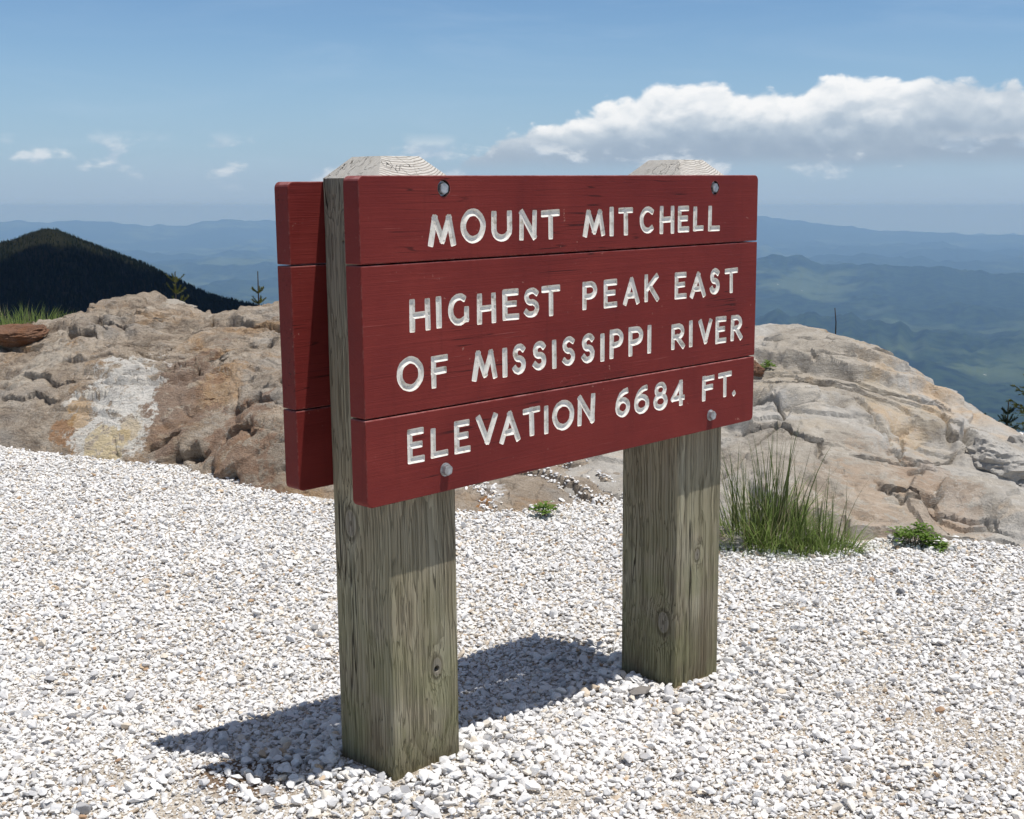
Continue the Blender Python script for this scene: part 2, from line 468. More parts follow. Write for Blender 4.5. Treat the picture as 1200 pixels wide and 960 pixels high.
# bare sandy patches: (u, v, radius m)
PATCH = [(292, 905, 0.15), (395, 948, 0.09), (230, 940, 0.10), (330, 950, 0.12), (560, 957, 0.07), (640, 935, 0.09), (1150, 850, 0.20), (1070, 822, 0.14), (1190, 880, 0.16),
         (960, 958, 0.10), (1020, 790, 0.12), (820, 945, 0.09), (300, 840, 0.10), (120, 905, 0.08)]
PATCH = [(on_z(u, v, 0.0), r_) for u, v, r_ in PATCH]
def bare(x, y):
    m = np.zeros_like(x)
    for c, r_ in PATCH:
        d = np.hypot((x - c.x), (y - c.y) * 0.8) + 0.06 * fbm(x / 0.12, y / 0.12, 6.0, 3)
        m = np.maximum(m, 1 - sstep(d, r_ * 0.35, r_ * 1.25))
    return m

def sand_material():
    m, t, bs = new_mat('sandy_grit')
    p = t.new('ShaderNodeNewGeometry').outputs['Position']
    n = t.noise(p, 6, 6, 0.65); f = t.noise(p, 160, 3, 0.6); v = t.voro(p, 260, 'F1', 'Color')
    c = t.ramp(n, [(0.30, (0.36, 0.29, 0.215)), (0.50, (0.52, 0.455, 0.37)), (0.72, (0.64, 0.59, 0.52))])
    sp = t.sep(v)[0]
    c = t.mix(t.step(sp, 0.55, 0.8, 0, 0.75), c, (0.72, 0.69, 0.64))
    c = t.mix(t.step(sp, 0.22, 0.05, 0, 0.6), c, (0.20, 0.16, 0.12))
    dc = on_z(292, 903, 0.0)
    dd = t.math('ADD', t.vmath('LENGTH', t.vmath('SUBTRACT', p, (dc.x, dc.y, 0.0)), out=1), t.math('MULTIPLY', t.math('SUBTRACT', n, 0.5), 0.25))
    c = t.mix(t.step(dd, 0.16, 0.08, 0, 0.85), c, (0.17, 0.105, 0.06))
    t.l.new(c, bs.inputs['Base Color']); bs.inputs['Roughness'].default_value = 0.95
    bs.inputs['Specular IOR Level'].default_value = 0.2
    bump(t, bs, t.math('ADD', f, t.voro(p, 230)), 0.004, 0.9)
    return m
def ground_sheet():
    xs = np.concatenate([np.arange(-9.6, -3.6, 0.16), np.arange(-3.6, 4.2, 0.03), np.arange(4.2, 9.7, 0.16)])
    ys = np.concatenate([np.arange(-9.6, 1.4, 0.2), np.arange(1.4, 6.5, 0.03), np.arange(6.5, 9.7, 0.12)])
    X, Y = np.meshgrid(xs, ys)
    o = link(grid_mesh('ground', np.stack([X, Y, ground(X, Y)], -1), sand_material()))
    tag(o, kind='structure')
ground_sheet()

# ---- rock outcrops: a smooth surface through points read off the photograph, then broken up
def tps_fit(P):
    P = np.asarray(P, float); n = len(P)
    d2 = ((P[:, None, :2] - P[None, :, :2]) ** 2).sum(-1)
    K = np.where(d2 > 0, 0.5 * d2 * np.log(d2 + 1e-12), 0) + np.eye(n) * 0.01
    A = np.zeros((n + 3, n + 3)); A[:n, :n] = K; A[:n, n] = 1; A[:n, n + 1:] = P[:, :2]; A[n:, :n] = A[:n, n:].T
    w = np.linalg.solve(A, np.concatenate([P[:, 2], np.zeros(3)]))
    def f(x, y):
        out = w[n] + w[n + 1] * x + w[n + 2] * y
        for i in range(n):
            r2 = (x - P[i, 0]) ** 2 + (y - P[i, 1]) ** 2
            out = out + w[i] * 0.5 * r2 * np.log(r2 + 1e-12)
        return out
    return f
def outcrop_points(cols, back):
    """cols: (u, contact row, crest row, depth to crest, [(fraction of rows, fraction of depth)...])"""
    pts = []
    for u, vc, vt, dep, prof in cols:
        c = on_z(u, vc, -0.085); dc = c.y
        f0 = at(u, vc, dc)
        n_ = Vector((f0.x, f0.y)).normalized()
        pts.append((f0.x, f0.y, -0.13)); pts.append((f0.x - n_.x * 0.5, f0.y - n_.y * 0.5, -0.50))
        for fv, fd in prof:
            q_ = at(u, vc + (vt - vc) * fv, dc + dep * fd); pts.append(tuple(q_))
        crest_ = at(u, vt, dc + dep); pts.append(tuple(crest_))
        for db, dz_ in back:
            q_ = at(u, vt, dc + dep + db); pts.append((q_.x, q_.y, crest_.z - dz_))
    return pts
STEEP = [(0.45, 0.16), (0.72, 0.42)]
SLAB = [(0.30, 0.18), (0.62, 0.48)]
left_cols = [(-420, 505, 400, 2.6, STEEP), (-250, 512, 392, 2.6, STEEP), (-120, 518, 394, 2.5, STEEP), (0, 524, 392, 2.4, STEEP), (70, 536, 378, 2.5, STEEP), (130, 545, 358, 2.6, STEEP), (185, 549, 349, 2.7, STEEP),
             (236, 554, 366, 2.7, STEEP), (300, 574, 361, 2.9, STEEP), (380, 594, 364, 3.2, STEEP), (470, 606, 372, 3.3, [(0.25, 0.2), (0.6, 0.5)]), (560, 612, 380, 3.3, [(0.22, 0.2), (0.55, 0.5)]),
             (640, 606, 388, 3.2, [(0.22, 0.22), (0.55, 0.5)]), (720, 598, 395, 3.0, [(0.22, 0.22), (0.55, 0.5)]), (800, 602, 400, 3.0, [(0.22, 0.22), (0.55, 0.5)])]
right_cols = [(560, 598, 575, 2.6, SLAB), (620, 594, 530, 2.6, SLAB), (690, 590, 460, 2.6, SLAB), (740, 592, 412, 2.6, SLAB), (800, 604, 395, 2.7, SLAB), (850, 625, 386, 2.8, SLAB), (900, 650, 380, 2.9, SLAB), (940, 654, 376, 2.9, SLAB), (1000, 645, 390, 2.7, SLAB), (1050, 641, 421, 2.4, SLAB),
              (1100, 640, 461, 2.1, SLAB), (1140, 644, 488, 1.9, SLAB), (1170, 648, 503, 1.8, SLAB), (1200, 653, 522, 1.6, SLAB), (1270, 662, 556, 1.4, SLAB), (1360, 676, 590, 1.2, SLAB), (1480, 690, 630, 1.0, SLAB)]
BACK = [(0.9, 0.35), (2.2, 1.5), (3.6, 3.2)]
f_left = tps_fit(outcrop_points(left_cols, BACK)); f_right = tps_fit(outcrop_points(right_cols, BACK))

def rock_detail(x, y, z, kind):
    """displacement along the normal, up and towards the open side: swells, layers, plates, cracks, grain"""
    left = kind == 'left'
    if left:
        ca, sa = math.cos(0.25), math.sin(0.25)
        u = x * ca + y * sa; w = -x * 0.07 + z + 0.06 * y
        lay_p, out_a = 0.085, 0.075
    else:
        ca, sa = math.cos(-0.5), math.sin(-0.5)
        u = x * ca + y * sa; w = z * 0.9 + 0.26 * x + 0.04 * y
        lay_p, out_a = 0.150, 0.035
    big = (0.075 if left else 0.050) * fbm(x / 1.2, y / 1.2, z / 1.2, 2)
    wv = w + 0.055 * fbm(x / 0.9, y / 0.9, z / 0.9 + 3, 3) + 0.012 * fbm(x / 0.14, y / 0.14, 5.0, 3)
    s = wv / lay_p
    s = s + 0.35 * np.sin(s * 1.7 + 2.0 * fbm(x / 2.0, y / 2.0, 1.0, 2))      # layers of unequal thickness
    fl = np.floor(s); fr = s - fl
    hsh = np.abs(np.sin(fl * 12.9898) * 43758.5453) % 1.0
    mask = sstep(fbm(x / 0.6, y / 0.6, z / 0.4 + 8 + hsh * 3, 3), -0.25, 0.05)
    if left: mask = mask * sstep(z, 0.08, 0.28) + 0.05
    else: mask = mask * 0.65 * sstep(fbm(x / 1.2, y / 1.2, 6.0, 2), -0.2, 0.1)
    ter = lay_p * (sstep(fr, 0.80, 1.0) - fr) * mask * 0.95                   # flat treads, steep risers
    out = out_a * sstep(fr, 0.0, 0.95) * (0.35 + 0.9 * hsh) * mask            # the top of each layer stands out over the next one down
    # plates: crisp-edged flakes
    pn = fbm(x / 1.0 + 5, y / 1.0, z / 0.8, 3) * 3.0
    pf = pn - np.floor(pn)
    plate = (np.floor(pn) + sstep(pf, 0.0, 0.035)) * (0.022 if not left else 0.012)
    pn2 = fbm(u / 0.42 + 9, y / 0.30, w / 0.3, 3) * 2.4
    pf2 = pn2 - np.floor(pn2)
    plate = plate + (np.floor(pn2) + sstep(pf2, 0.0, 0.06)) * (0.007 if not left else 0.004 + 0.010 * sstep(z, 0.2, 0.4))
    # cracks: thin valleys of noise
    c1 = np.abs(fbm(x / 0.95 + 3, y / 0.95, z / 0.6, 2)); c2 = np.abs(fbm(u / 1.5, w / 0.30, 4.4, 3))
    cr = -0.045 * np.exp(-(c1 / 0.014) ** 2) * sstep(fbm(x / 1.3, y / 1.3, 2.0, 2), -0.12, 0.15) - (0.030 if left else 0.012) * np.exp(-(c2 / 0.02) ** 2) * (0.35 + 0.65 * mask)
    rb = lambda v: np.abs(v) * 2 - 0.45                                       # creased, not rounded
    med = 0.010 * rb(fbm(u / 0.40, y / 0.36, w / 0.14, 4, 0.6)) - 0.014 * rb(fbm(u / 0.30 + 4, y / 0.26, w / 0.09, 4, 0.6))
    fine = 0.006 * fbm(u / 0.08, y / 0.07, w / 0.04, 3, 0.65)
    rough = 0.45 + 0.65 * sstep(z, 0.18, 0.42) if left else 0.42
    if left: cr = cr * (0.35 + 0.65 * sstep(z, 0.15, 0.4))
    return big + plate + cr + (med + fine) * rough, out, ter

def hit(f, u, v):                                     # first point where a picture ray meets the smooth outcrop surface
    d = ray(u, v); d = d / d.y
    ts = np.arange(4.2, 12.0, 0.01)
    zz = f(d.x * ts, ts); rz = CAM_Z + d.z * ts
    i = int(np.argmax(rz < zz))
    return (d.x * ts[i], ts[i]) if rz[i] < zz[i] else None
# (rows of picture points, depth, half width, height of the lip above)
CRACKS = {'right': [
  ([(885, 452), (924, 455), (972, 461), (1016, 464), (1061, 469), (1083, 471), (1105, 482), (1121, 499), (1127, 518), (1129, 534)], 0.045, 0.020, 0.035),
  ([(1038, 507), (1054, 502), (1073, 502)], 0.030, 0.012, 0.012), ([(1046, 506), (1053, 525), (1057, 544)], 0.035, 0.012, 0.012),
  ([(1000, 536), (1023, 540), (1054, 543), (1095, 546), (1124, 537)], 0.055, 0.014, 0.022),
  ([(1073, 468), (1089, 483), (1102, 502), (1108, 518), (1124, 531)], 0.065, 0.020, 0.030),
  ([(1078, 472), (1092, 480), (1106, 484)], 0.08, 0.030, 0.03),
  ([(1030, 575), (1048, 578), (1073, 585), (1102, 582)], 0.075, 0.022, 0.040), ([(1061, 556), (1085, 552), (1099, 553)], 0.055, 0.016, 0.025),
  ([(1020, 421), (1038, 426), (1061, 433), (1078, 437)], 0.055, 0.028, 0.035), ([(895, 440), (924, 431), (947, 425), (969, 425), (1010, 430)], 0.025, 0.022, 0.020),
  ([(860, 505), (928, 507), (947, 515), (959, 525), (968, 545)], 0.045, 0.016, 0.025),
  ([(1023, 566), (1054, 591), (1105, 594), (1137, 604), (1190, 625)], 0.040, 0.014, 0.018),
  ([(1128, 500), (1132, 515), (1128, 535)], 0.12, 0.035, 0.02), ([(1137, 515), (1162, 537), (1181, 556), (1210, 566)], 0.10, 0.024, 0.035),
  ([(980, 478), (1010, 490), (1035, 510), (1042, 530)], 0.022, 0.020, 0.018), ([(985, 600), (1000, 615), (1004, 632)], 0.035, 0.014, 0.01),
  ([(930, 395), (960, 400), (1000, 408), (1040, 424)], 0.018, 0.022, 0.015), ([(1095, 610), (1118, 626), (1140, 634)], 0.04, 0.012, 0.012)],
 'left': [
  ([(76, 392), (95, 394), (118, 397)], 0.12, 0.034, 0.06), ([(108, 378), (128, 381), (150, 385)], 0.10, 0.030, 0.05), ([(155, 370), (170, 370), (190, 373)], 0.08, 0.028, 0.05),
  ([(0, 408), (20, 410), (52, 404)], 0.06, 0.03, 0.04), ([(262, 374), (290, 379), (312, 385), (332, 391)], 0.10, 0.034, 0.06), ([(290, 399), (305, 405), (320, 414)], 0.09, 0.026, 0.04),
  ([(262, 406), (280, 409), (300, 414)], 0.08, 0.024, 0.03), ([(200, 409), (210, 413), (222, 418)], 0.09, 0.024, 0.03), ([(235, 415), (235, 428)], 0.08, 0.016, 0.01), ([(233, 417), (250, 418), (266, 421)], 0.07, 0.016, 0.03),
  ([(168, 528), (190, 519), (206, 511)], 0.06, 0.018, 0.02), ([(198, 541), (210, 533), (228, 531), (246, 540)], 0.14, 0.032, 0.04), ([(250, 556), (268, 562), (286, 566)], 0.08, 0.020, 0.03),
  ([(266, 523), (285, 514), (308, 508)], 0.06, 0.020, 0.04), ([(60, 425), (100, 420), (140, 412), (190, 408)], 0.03, 0.03, 0.03), ([(20, 440), (60, 448), (90, 444)], 0.04, 0.022, 0.03),
  ([(150, 398), (180, 400), (205, 396), (240, 392)], 0.05, 0.03, 0.045), ([(0, 470), (30, 466), (70, 474)], 0.03, 0.02, 0.02), ([(270, 480), (300, 470), (330, 474)], 0.03, 0.02, 0.02),
  ([(600, 553), (640, 566), (680, 588), (705, 604)], 0.07, 0.03, 0.05), ([(655, 548), (690, 566), (730, 590)], 0.07, 0.03, 0.05), ([(560, 560), (572, 590), (575, 608)], 0.05, 0.018, 0.01), ([(690, 545), (715, 556), (745, 566)], 0.06, 0.022, 0.04)]}
def guided(f, kind, X, Y):
    D = np.zeros_like(X)
    wob = 0.030 * fbm(X / 0.16, Y / 0.16, 7.0, 4, 0.6); wid = 1 + 0.7 * fbm(X / 0.3, Y / 0.3, 9.0, 2)
    for pts, dep, wd, lip in CRACKS[kind]:
        hs = [h for h in (hit(f, u, v) for u, v in pts) if h]
        if len(hs) < 2: continue
        H = np.array(hs); pad = 0.5
        m = (X > H[:, 0].min() - pad) & (X < H[:, 0].max() + pad) & (Y > H[:, 1].min() - pad) & (Y < H[:, 1].max() + pad)
        x, y = X[m] + wob[m], Y[m] + wob[m] * 0.8
        best = np.full(x.shape, 9.0); far = np.zeros(x.shape); along = np.zeros(x.shape); n = len(H) - 1
        for i in range(n):
            a, b = H[i], H[i + 1]; d = b - a; L2 = (d @ d) + 1e-9
            t = np.clip(((x - a[0]) * d[0] + (y - a[1]) * d[1]) / L2, 0, 1)
            px, py = a[0] + d[0] * t, a[1] + d[1] * t
            ds = np.hypot(x - px, y - py); k_ = ds < best
            best = np.where(k_, ds, best); along = np.where(k_, (i + t) / n, along)
            nn = np.array([-d[1], d[0]]) / math.sqrt(L2); nn = nn if nn[1] > 0 else -nn
            far = np.where(k_, (x - px) * nn[0] + (y - py) * nn[1], far)
        taper = sstep(along, -0.02, 0.15) * (1 - sstep(along, 0.85, 1.02)) * 0.8 + 0.2
        w_ = wd * (0.62 if kind == 'left' else 0.50) * np.clip(wid[m], 0.5, 2.0)
        D[m] += (-dep * np.exp(-(best / w_) ** 2) + lip * 0.6 * np.exp(-np.maximum(far, 0) / 0.16) * sstep(far, -0.005, 0.02) * np.exp(-(best / 0.30) ** 2)) * taper
    return D

def outcrop(name, f, xs, ys, kind, mat):
    xs, ys = np.unique(np.round(xs, 5)), np.unique(np.round(ys, 5))
    X, Y = np.meshgrid(xs, ys)
    Z = f(X, Y)
    gy, gx = np.gradient(Z, ys, xs)
    nx, ny, nz = -gx, -gy, np.ones_like(Z)
    L = np.sqrt(nx ** 2 + ny ** 2 + nz ** 2)
    D, OUT, TER = rock_detail(X, Y, Z, kind)
    D = D + guided(f, kind, X, Y)
    P = np.stack([X + nx / L * D, Y + ny / L * D - OUT, Z + nz / L * D + TER], -1)
    o = link(grid_mesh(name, P, mat))
    # drop what lies deep below the ground
    bm = bmesh.new(); bm.from_mesh(o.data)
    gz = ground(P[..., 0].reshape(-1), P[..., 1].reshape(-1)); zz = P[..., 2].reshape(-1)
    low = (zz < gz - 0.16) & (P[..., 1].reshape(-1) < 8.0)
    bm.verts.ensure_lookup_table()
    bmesh.ops.delete(bm, geom=[bm.verts[i] for i in np.nonzero(low)[0]], context='VERTS')
    bm.to_mesh(o.data); bm.free()
    o.data.set_sharp_from_angle(angle=rad(24 if kind == 'left' else 27))
    return o

def rock_material(name, kind, tint=None):
    m, t, bs = new_mat(name)
    p = t.new('ShaderNodeNewGeometry').outputs['Position']
    st = t.new('ShaderNodeMapping'); st.inputs['Rotation'].default_value = (0.25, -0.35 if kind == 'left' else 0.5, 0.3); st.inputs['Scale'].default_value = (1.0, 1.0, 2.4)
    t.l.new(p, st.inputs[0]); sv = st.outputs[0]
    big = t.noise(p, 1.1, 5, 0.6, 0.3); big2 = t.noise(t.vmath('ADD', p, (7, 3, 1)), 2.0, 6, 0.62, 0.5)
    band = t.noise(sv, 5.0, 7, 0.68, 0.6); fine = t.noise(sv, 26, 6, 0.7); speck = t.noise(p, 150, 2, 0.7)
    if kind == 'left':
        c = t.ramp(band, [(0.28, (0.175, 0.132, 0.098)), (0.40, (0.345, 0.275, 0.208)), (0.55, (0.49, 0.402, 0.310)), (0.70, (0.63, 0.555, 0.46))])
        rust, rustc, rust2 = t.step(big2, 0.52, 0.66, 0, 0.65), (0.442, 0.215, 0.098), (0.520, 0.351, 0.156)
        grey = t.step(big, 0.50, 0.64, 0, 0.55)
    else:
        c = t.ramp(band, [(0.26, (0.185, 0.160, 0.130)), (0.40, (0.300, 0.266, 0.222)), (0.56, (0.390, 0.352, 0.298)), (0.74, (0.49, 0.452, 0.395))])
        rust, rustc, rust2 = t.step(big2, 0.55, 0.68, 0, 0.60), (0.468, 0.267, 0.130), (0.559, 0.429, 0.247)
        grey = t.step(big, 0.44, 0.58, 0, 0.80)
    c = t.mix(grey, c, t.mix(fine, (0.338, 0.325, 0.305), (0.598, 0.579, 0.539)))
    c = t.mix(rust, c, t.mix(fine, rustc, rust2))
    lich = t.math('MULTIPLY', t.step(t.noise(p, 3.3, 7, 0.7), 0.58, 0.68), t.step(fine, 0.42, 0.6))
    c = t.mix(t.math('MULTIPLY', lich, 0.6), c, (0.098, 0.088, 0.072))
    mot = t.noise(p, 48, 5, 0.75)
    ms, mb = (1.0, 1.0) if kind == 'left' else (0.45, 0.35)
    c = t.mix(t.step(mot, 0.55, 0.70, 0, 0.55 * ms), c, (0.60, 0.56, 0.48))
    c = t.mix(t.step(mot, 0.46, 0.32, 0, 0.62 * ms), c, (0.15, 0.12, 0.09))
    # flakes of quartz and mica
    c = t.mix(t.step(speck, 0.60, 0.72, 0, 0.55), c, (0.66, 0.63, 0.57))
    c = t.mix(t.step(speck, 0.40, 0.28, 0, 0.55 * ms), c, (0.10, 0.085, 0.07))
    vein = t.math('ABSOLUTE', t.math('SUBTRACT', t.noise(sv, 1.6, 5, 0.6, 0.4), 0.5))
    c = t.mix(t.math('MULTIPLY', t.step(vein, 0.008, 0.001), 0.35), c, (0.62, 0.58, 0.52))
    # stains: the pale quartz scar with its rust, rusty bands on the grey slab
    wob = t.math('MULTIPLY', t.math('SUBTRACT', t.noise(p, 5.5, 7, 0.7), 0.5), 3.2)
    patchy = t.step(t.noise(p, 13, 6, 0.7, 0.4), 0.40, 0.47, 0.0, 1.0)
    stains = [(118, 520, 6.95, 0.20, (0.50, 0.29, 0.13), 0.6), (80, 505, 7.05, 0.09, (0.44, 0.22, 0.09), 0.7), (300, 545, 6.5, 0.28, (0.30, 0.15, 0.08), 0.55), (225, 470, 7.3, 0.26, (0.22, 0.12, 0.08), 0.5),
              (570, 592, 5.75, 0.06, (0.45, 0.20, 0.05), 0.8), (130, 505, 7.0, 0.235, (0.81, 0.775, 0.70), 0.95), (137, 462, 7.2, 0.23, (0.80, 0.77, 0.71), 0.92), (125, 532, 6.85, 0.13, (0.72, 0.58, 0.33), 0.8), (95, 485, 7.1, 0.08, (0.55, 0.34, 0.14), 0.7), (160, 500, 7.0, 0.07, (0.60, 0.45, 0.24), 0.6),
              (35, 415, 7.9, 0.18, (0.62, 0.56, 0.47), 0.6), (580, 575, 5.8, 0.05, (0.75, 0.72, 0.68), 0.8)]
    if kind == 'right':
        stains = [(1040, 580, 5.5, 0.22, (0.40, 0.26, 0.16), 0.26), (985, 600, 5.3, 0.20, (0.42, 0.29, 0.19), 0.22), (1090, 575, 5.6, 0.16, (0.36, 0.22, 0.13), 0.26), (1010, 432, 7.2, 0.18, (0.45, 0.34, 0.22), 0.26), (1045, 490, 6.4, 0.20, (0.47, 0.38, 0.25), 0.26), (930, 470, 6.6, 0.20, (0.48, 0.40, 0.29), 0.26)]
    for (u, v, dep, r_, colr, amt) in stains:
        ctr = at(u, v, dep)
        dv = t.vmath('SUBTRACT', p, tuple(ctr))
        dv = t.vmath('MULTIPLY', dv, (1.0, 0.35, 1.0))
        dd = t.math('ADD', t.vmath('LENGTH', dv, out=1), t.math('MULTIPLY', wob, r_))
        mk = t.math('MULTIPLY', t.step(dd, r_ * 1.06, r_ * 0.90), patchy)
        mk = t.math('MULTIPLY', mk, t.step(fine, 0.30, 0.46, 0.35, 1.0))
        c = t.mix(t.math('MULTIPLY', mk, amt), c, colr)
    if tint: c = t.mix(1.0, c, tint, 'MULTIPLY')
    t.l.new(c, bs.inputs['Base Color'])
    bs.inputs['Roughness'].default_value = 0.85; bs.inputs['Specular IOR Level'].default_value = 0.3
    hgt = t.math('ADD', t.math('ADD', t.math('ADD', t.math('MULTIPLY', fine, 0.8), t.math('MULTIPLY', mot, 0.7)), t.math('MULTIPLY', speck, 0.35)), t.math('MULTIPLY', band, 1.2))
    bump(t, bs, hgt, 0.030 if kind == 'left' else 0.014, 1.0 if kind == 'left' else 0.8)
    return m
M_rock_l = rock_material('weathered_brown_gneiss', 'left')
M_rock_r = rock_material('grey_tan_gneiss', 'right')
M_rock_red = rock_material('rusty_gneiss', 'left', (0.62, 0.42, 0.34))
rock_left = o = outcrop('rock_outcrop', f_left, np.concatenate([np.arange(-6.6, -4.0, 0.04), np.arange(-4.0, 0.9, 0.0105), np.arange(0.9, 1.9, 0.03)]), np.concatenate([np.arange(5.0, 9.9, 0.0105), np.arange(9.9, 12.6, 0.05)]), 'left', M_rock_l)
tag(o, 'broad brown rust-stained rock outcrop with a white quartz scar above its foot', 'rock')
o = outcrop('rock_outcrop', f_right, np.concatenate([np.arange(-0.1, 0.7, 0.03), np.arange(0.7, 3.5, 0.0085), np.arange(3.5, 4.7, 0.03)]), np.concatenate([np.arange(4.4, 8.3, 0.0085), np.arange(8.3, 10.6, 0.05)]), 'right', M_rock_r)
tag(o, 'smooth grey-tan rock outcrop with curved cracks behind the tall grass clump', 'rock')

def boulder(name, loc, size, rotz, mat, seed, label, sharp=0.5, tilt=(0, 0)):
    bm = bmesh.new(); bmesh.ops.create_icosphere(bm, subdivisions=5, radius=1.0)
    co = np.array([v.co[:] for v in bm.verts])
    # cut by random planes for facets, then roughen
    rr = np.random.default_rng(seed)
    for i in range(14):
        nrm = rr.normal(size=3); nrm /= np.linalg.norm(nrm); d = rr.uniform(0.55, 0.85)
        over = np.maximum(co @ nrm - d, 0); co -= np.outer(over * (0.9 * sharp + 0.1), nrm)
    n1 = fbm(co[:, 0] * 1.3 + seed, co[:, 1] * 1.3, co[:, 2] * 2.6, 5, 0.55)
    n2 = fbm(co[:, 0] * 2.0 + seed, co[:, 1] * 2.0, co[:, 2] * 7.0, 3) * 2.5; n2 = np.floor(n2) + sstep(n2 - np.floor(n2), 0, 0.15)
    co *= (1 + 0.10 * n1 + 0.05 * n2)[:, None]
    co *= np.array(size)
    for v, c in zip(bm.verts, co): v.co = c
    o = bm_obj(name, bm, mat, smooth=True); o.data.set_sharp_from_angle(angle=rad(20))
    o.location = loc; o.rotation_euler = (tilt[0], tilt[1], rotz)
    tag(o, label, 'rock')
    return o
def top_of(f, kind, u, dep):                          # point on an outcrop under a picture column at a distance
    d = ray(u, 300); x = d.x / d.y * dep
    z = float(f(np.array(x), np.array(dep)))
    return Vector((x, dep, z + 0.0))
q_ = at(18, 396, 8.6); boulder('boulder', q_, (0.26, 0.16, 0.085), 0.1, M_rock_red, 5, 'flat reddish brown slab lying on the outcrop below the grass', 0.9, (0.1, -0.05))
q_ = at(195, 364, 9.2); boulder('boulder', q_, (0.23, 0.17, 0.08), 0.0, M_rock_r, 9, 'low pale boulder on the crest of the brown outcrop', 0.7, (0, 0.08))
q_ = at(1172, 545, 5.95); boulder('boulder', q_, (0.20, 0.17, 0.15), 0.6, M_rock_r, 14, 'dark cracked boulder wedged at the end of the grey outcrop', 0.8)
q_ = at(1222, 535, 6.25); boulder('boulder', q_, (0.20, 0.20, 0.17), 0.2, M_rock_r, 24, 'grey boulder leaning behind the dark cracked boulder', 0.7)
q_ = at(880, 437, 6.95); boulder('boulder', q_, (0.075, 0.10, 0.075), 0.3, M_rock_red, 31, 'rusty block of rock beside the sign edge on the grey outcrop', 0.9)
q_ = at(853, 634, 5.0); boulder('boulder', q_, (0.075, 0.09, 0.055), 0.7, M_rock_r, 41, 'small tan stone at the foot of the tall grass clump', 0.6)

# ---- gravel
def gravel_material():
    m, t, bs = new_mat('white_quartz_gravel')
    a = t.new('ShaderNodeAttribute', attribute_type='INSTANCER', attribute_name='tint').outputs['Fac']
    c = t.ramp(a, [(0.0, (0.26, 0.25, 0.25)), (0.04, (0.42, 0.42, 0.43)), (0.10, (0.60, 0.60, 0.605)), (0.20, (0.74, 0.735, 0.73)), (0.42, (0.82, 0.812, 0.80)),
                   (0.86, (0.86, 0.852, 0.835)), (0.93, (0.80, 0.76, 0.69)), (0.975, (0.71, 0.62, 0.50)), (0.993, (0.54, 0.40, 0.26)), (1.0, (0.40, 0.25, 0.15))])
    p = t.new('ShaderNodeNewGeometry').outputs['Position']
    n = t.noise(p, 70, 4, 0.65); n2 = t.noise(p, 240, 2, 0.6)
    c = t.mix(t.step(n, 0.36, 0.60, 0.18, 0.0), c, (0.54, 0.50, 0.44))
    t.l.new(c, bs.inputs['Base Color']); bs.inputs['Roughness'].default_value = 0.75
    bs.inputs['Specular IOR Level'].default_value = 0.35
    bump(t, bs, t.math('ADD', n, t.math('MULTIPLY', n2, 0.4)), 0.003, 0.5)
    return m
M_gravel = gravel_material()
def crushed_stone(seed, npt=15):
    rr = np.random.default_rng(seed)
    v = rr.normal(size=(npt, 3)); v /= np.linalg.norm(v, axis=1)[:, None]
    v *= rr.uniform(0.78, 1.05, (npt, 1)); v *= np.array([1.0, rr.uniform(0.62, 0.9), rr.uniform(0.42, 0.7)])
    bm = bmesh.new()
    for q in v: bm.verts.new(q)
    r_ = bmesh.ops.convex_hull(bm, input=bm.verts)
    bmesh.ops.delete(bm, geom=[e for e in r_['geom_interior'] if isinstance(e, bmesh.types.BMVert)], context='VERTS')
    return bm
stones = []
for s_ in range(14):
    bm = crushed_stone(s_ + 50)
    bmesh.ops.bevel(bm, geom=list(bm.edges), offset=0.06, segments=1, affect='EDGES', clamp_overlap=True)
    me = bpy.data.meshes.new('stone'); bm.to_mesh(me); bm.free(); me.materials.append(M_gravel)
    stones.append(bpy.data.objects.new('stone', me))

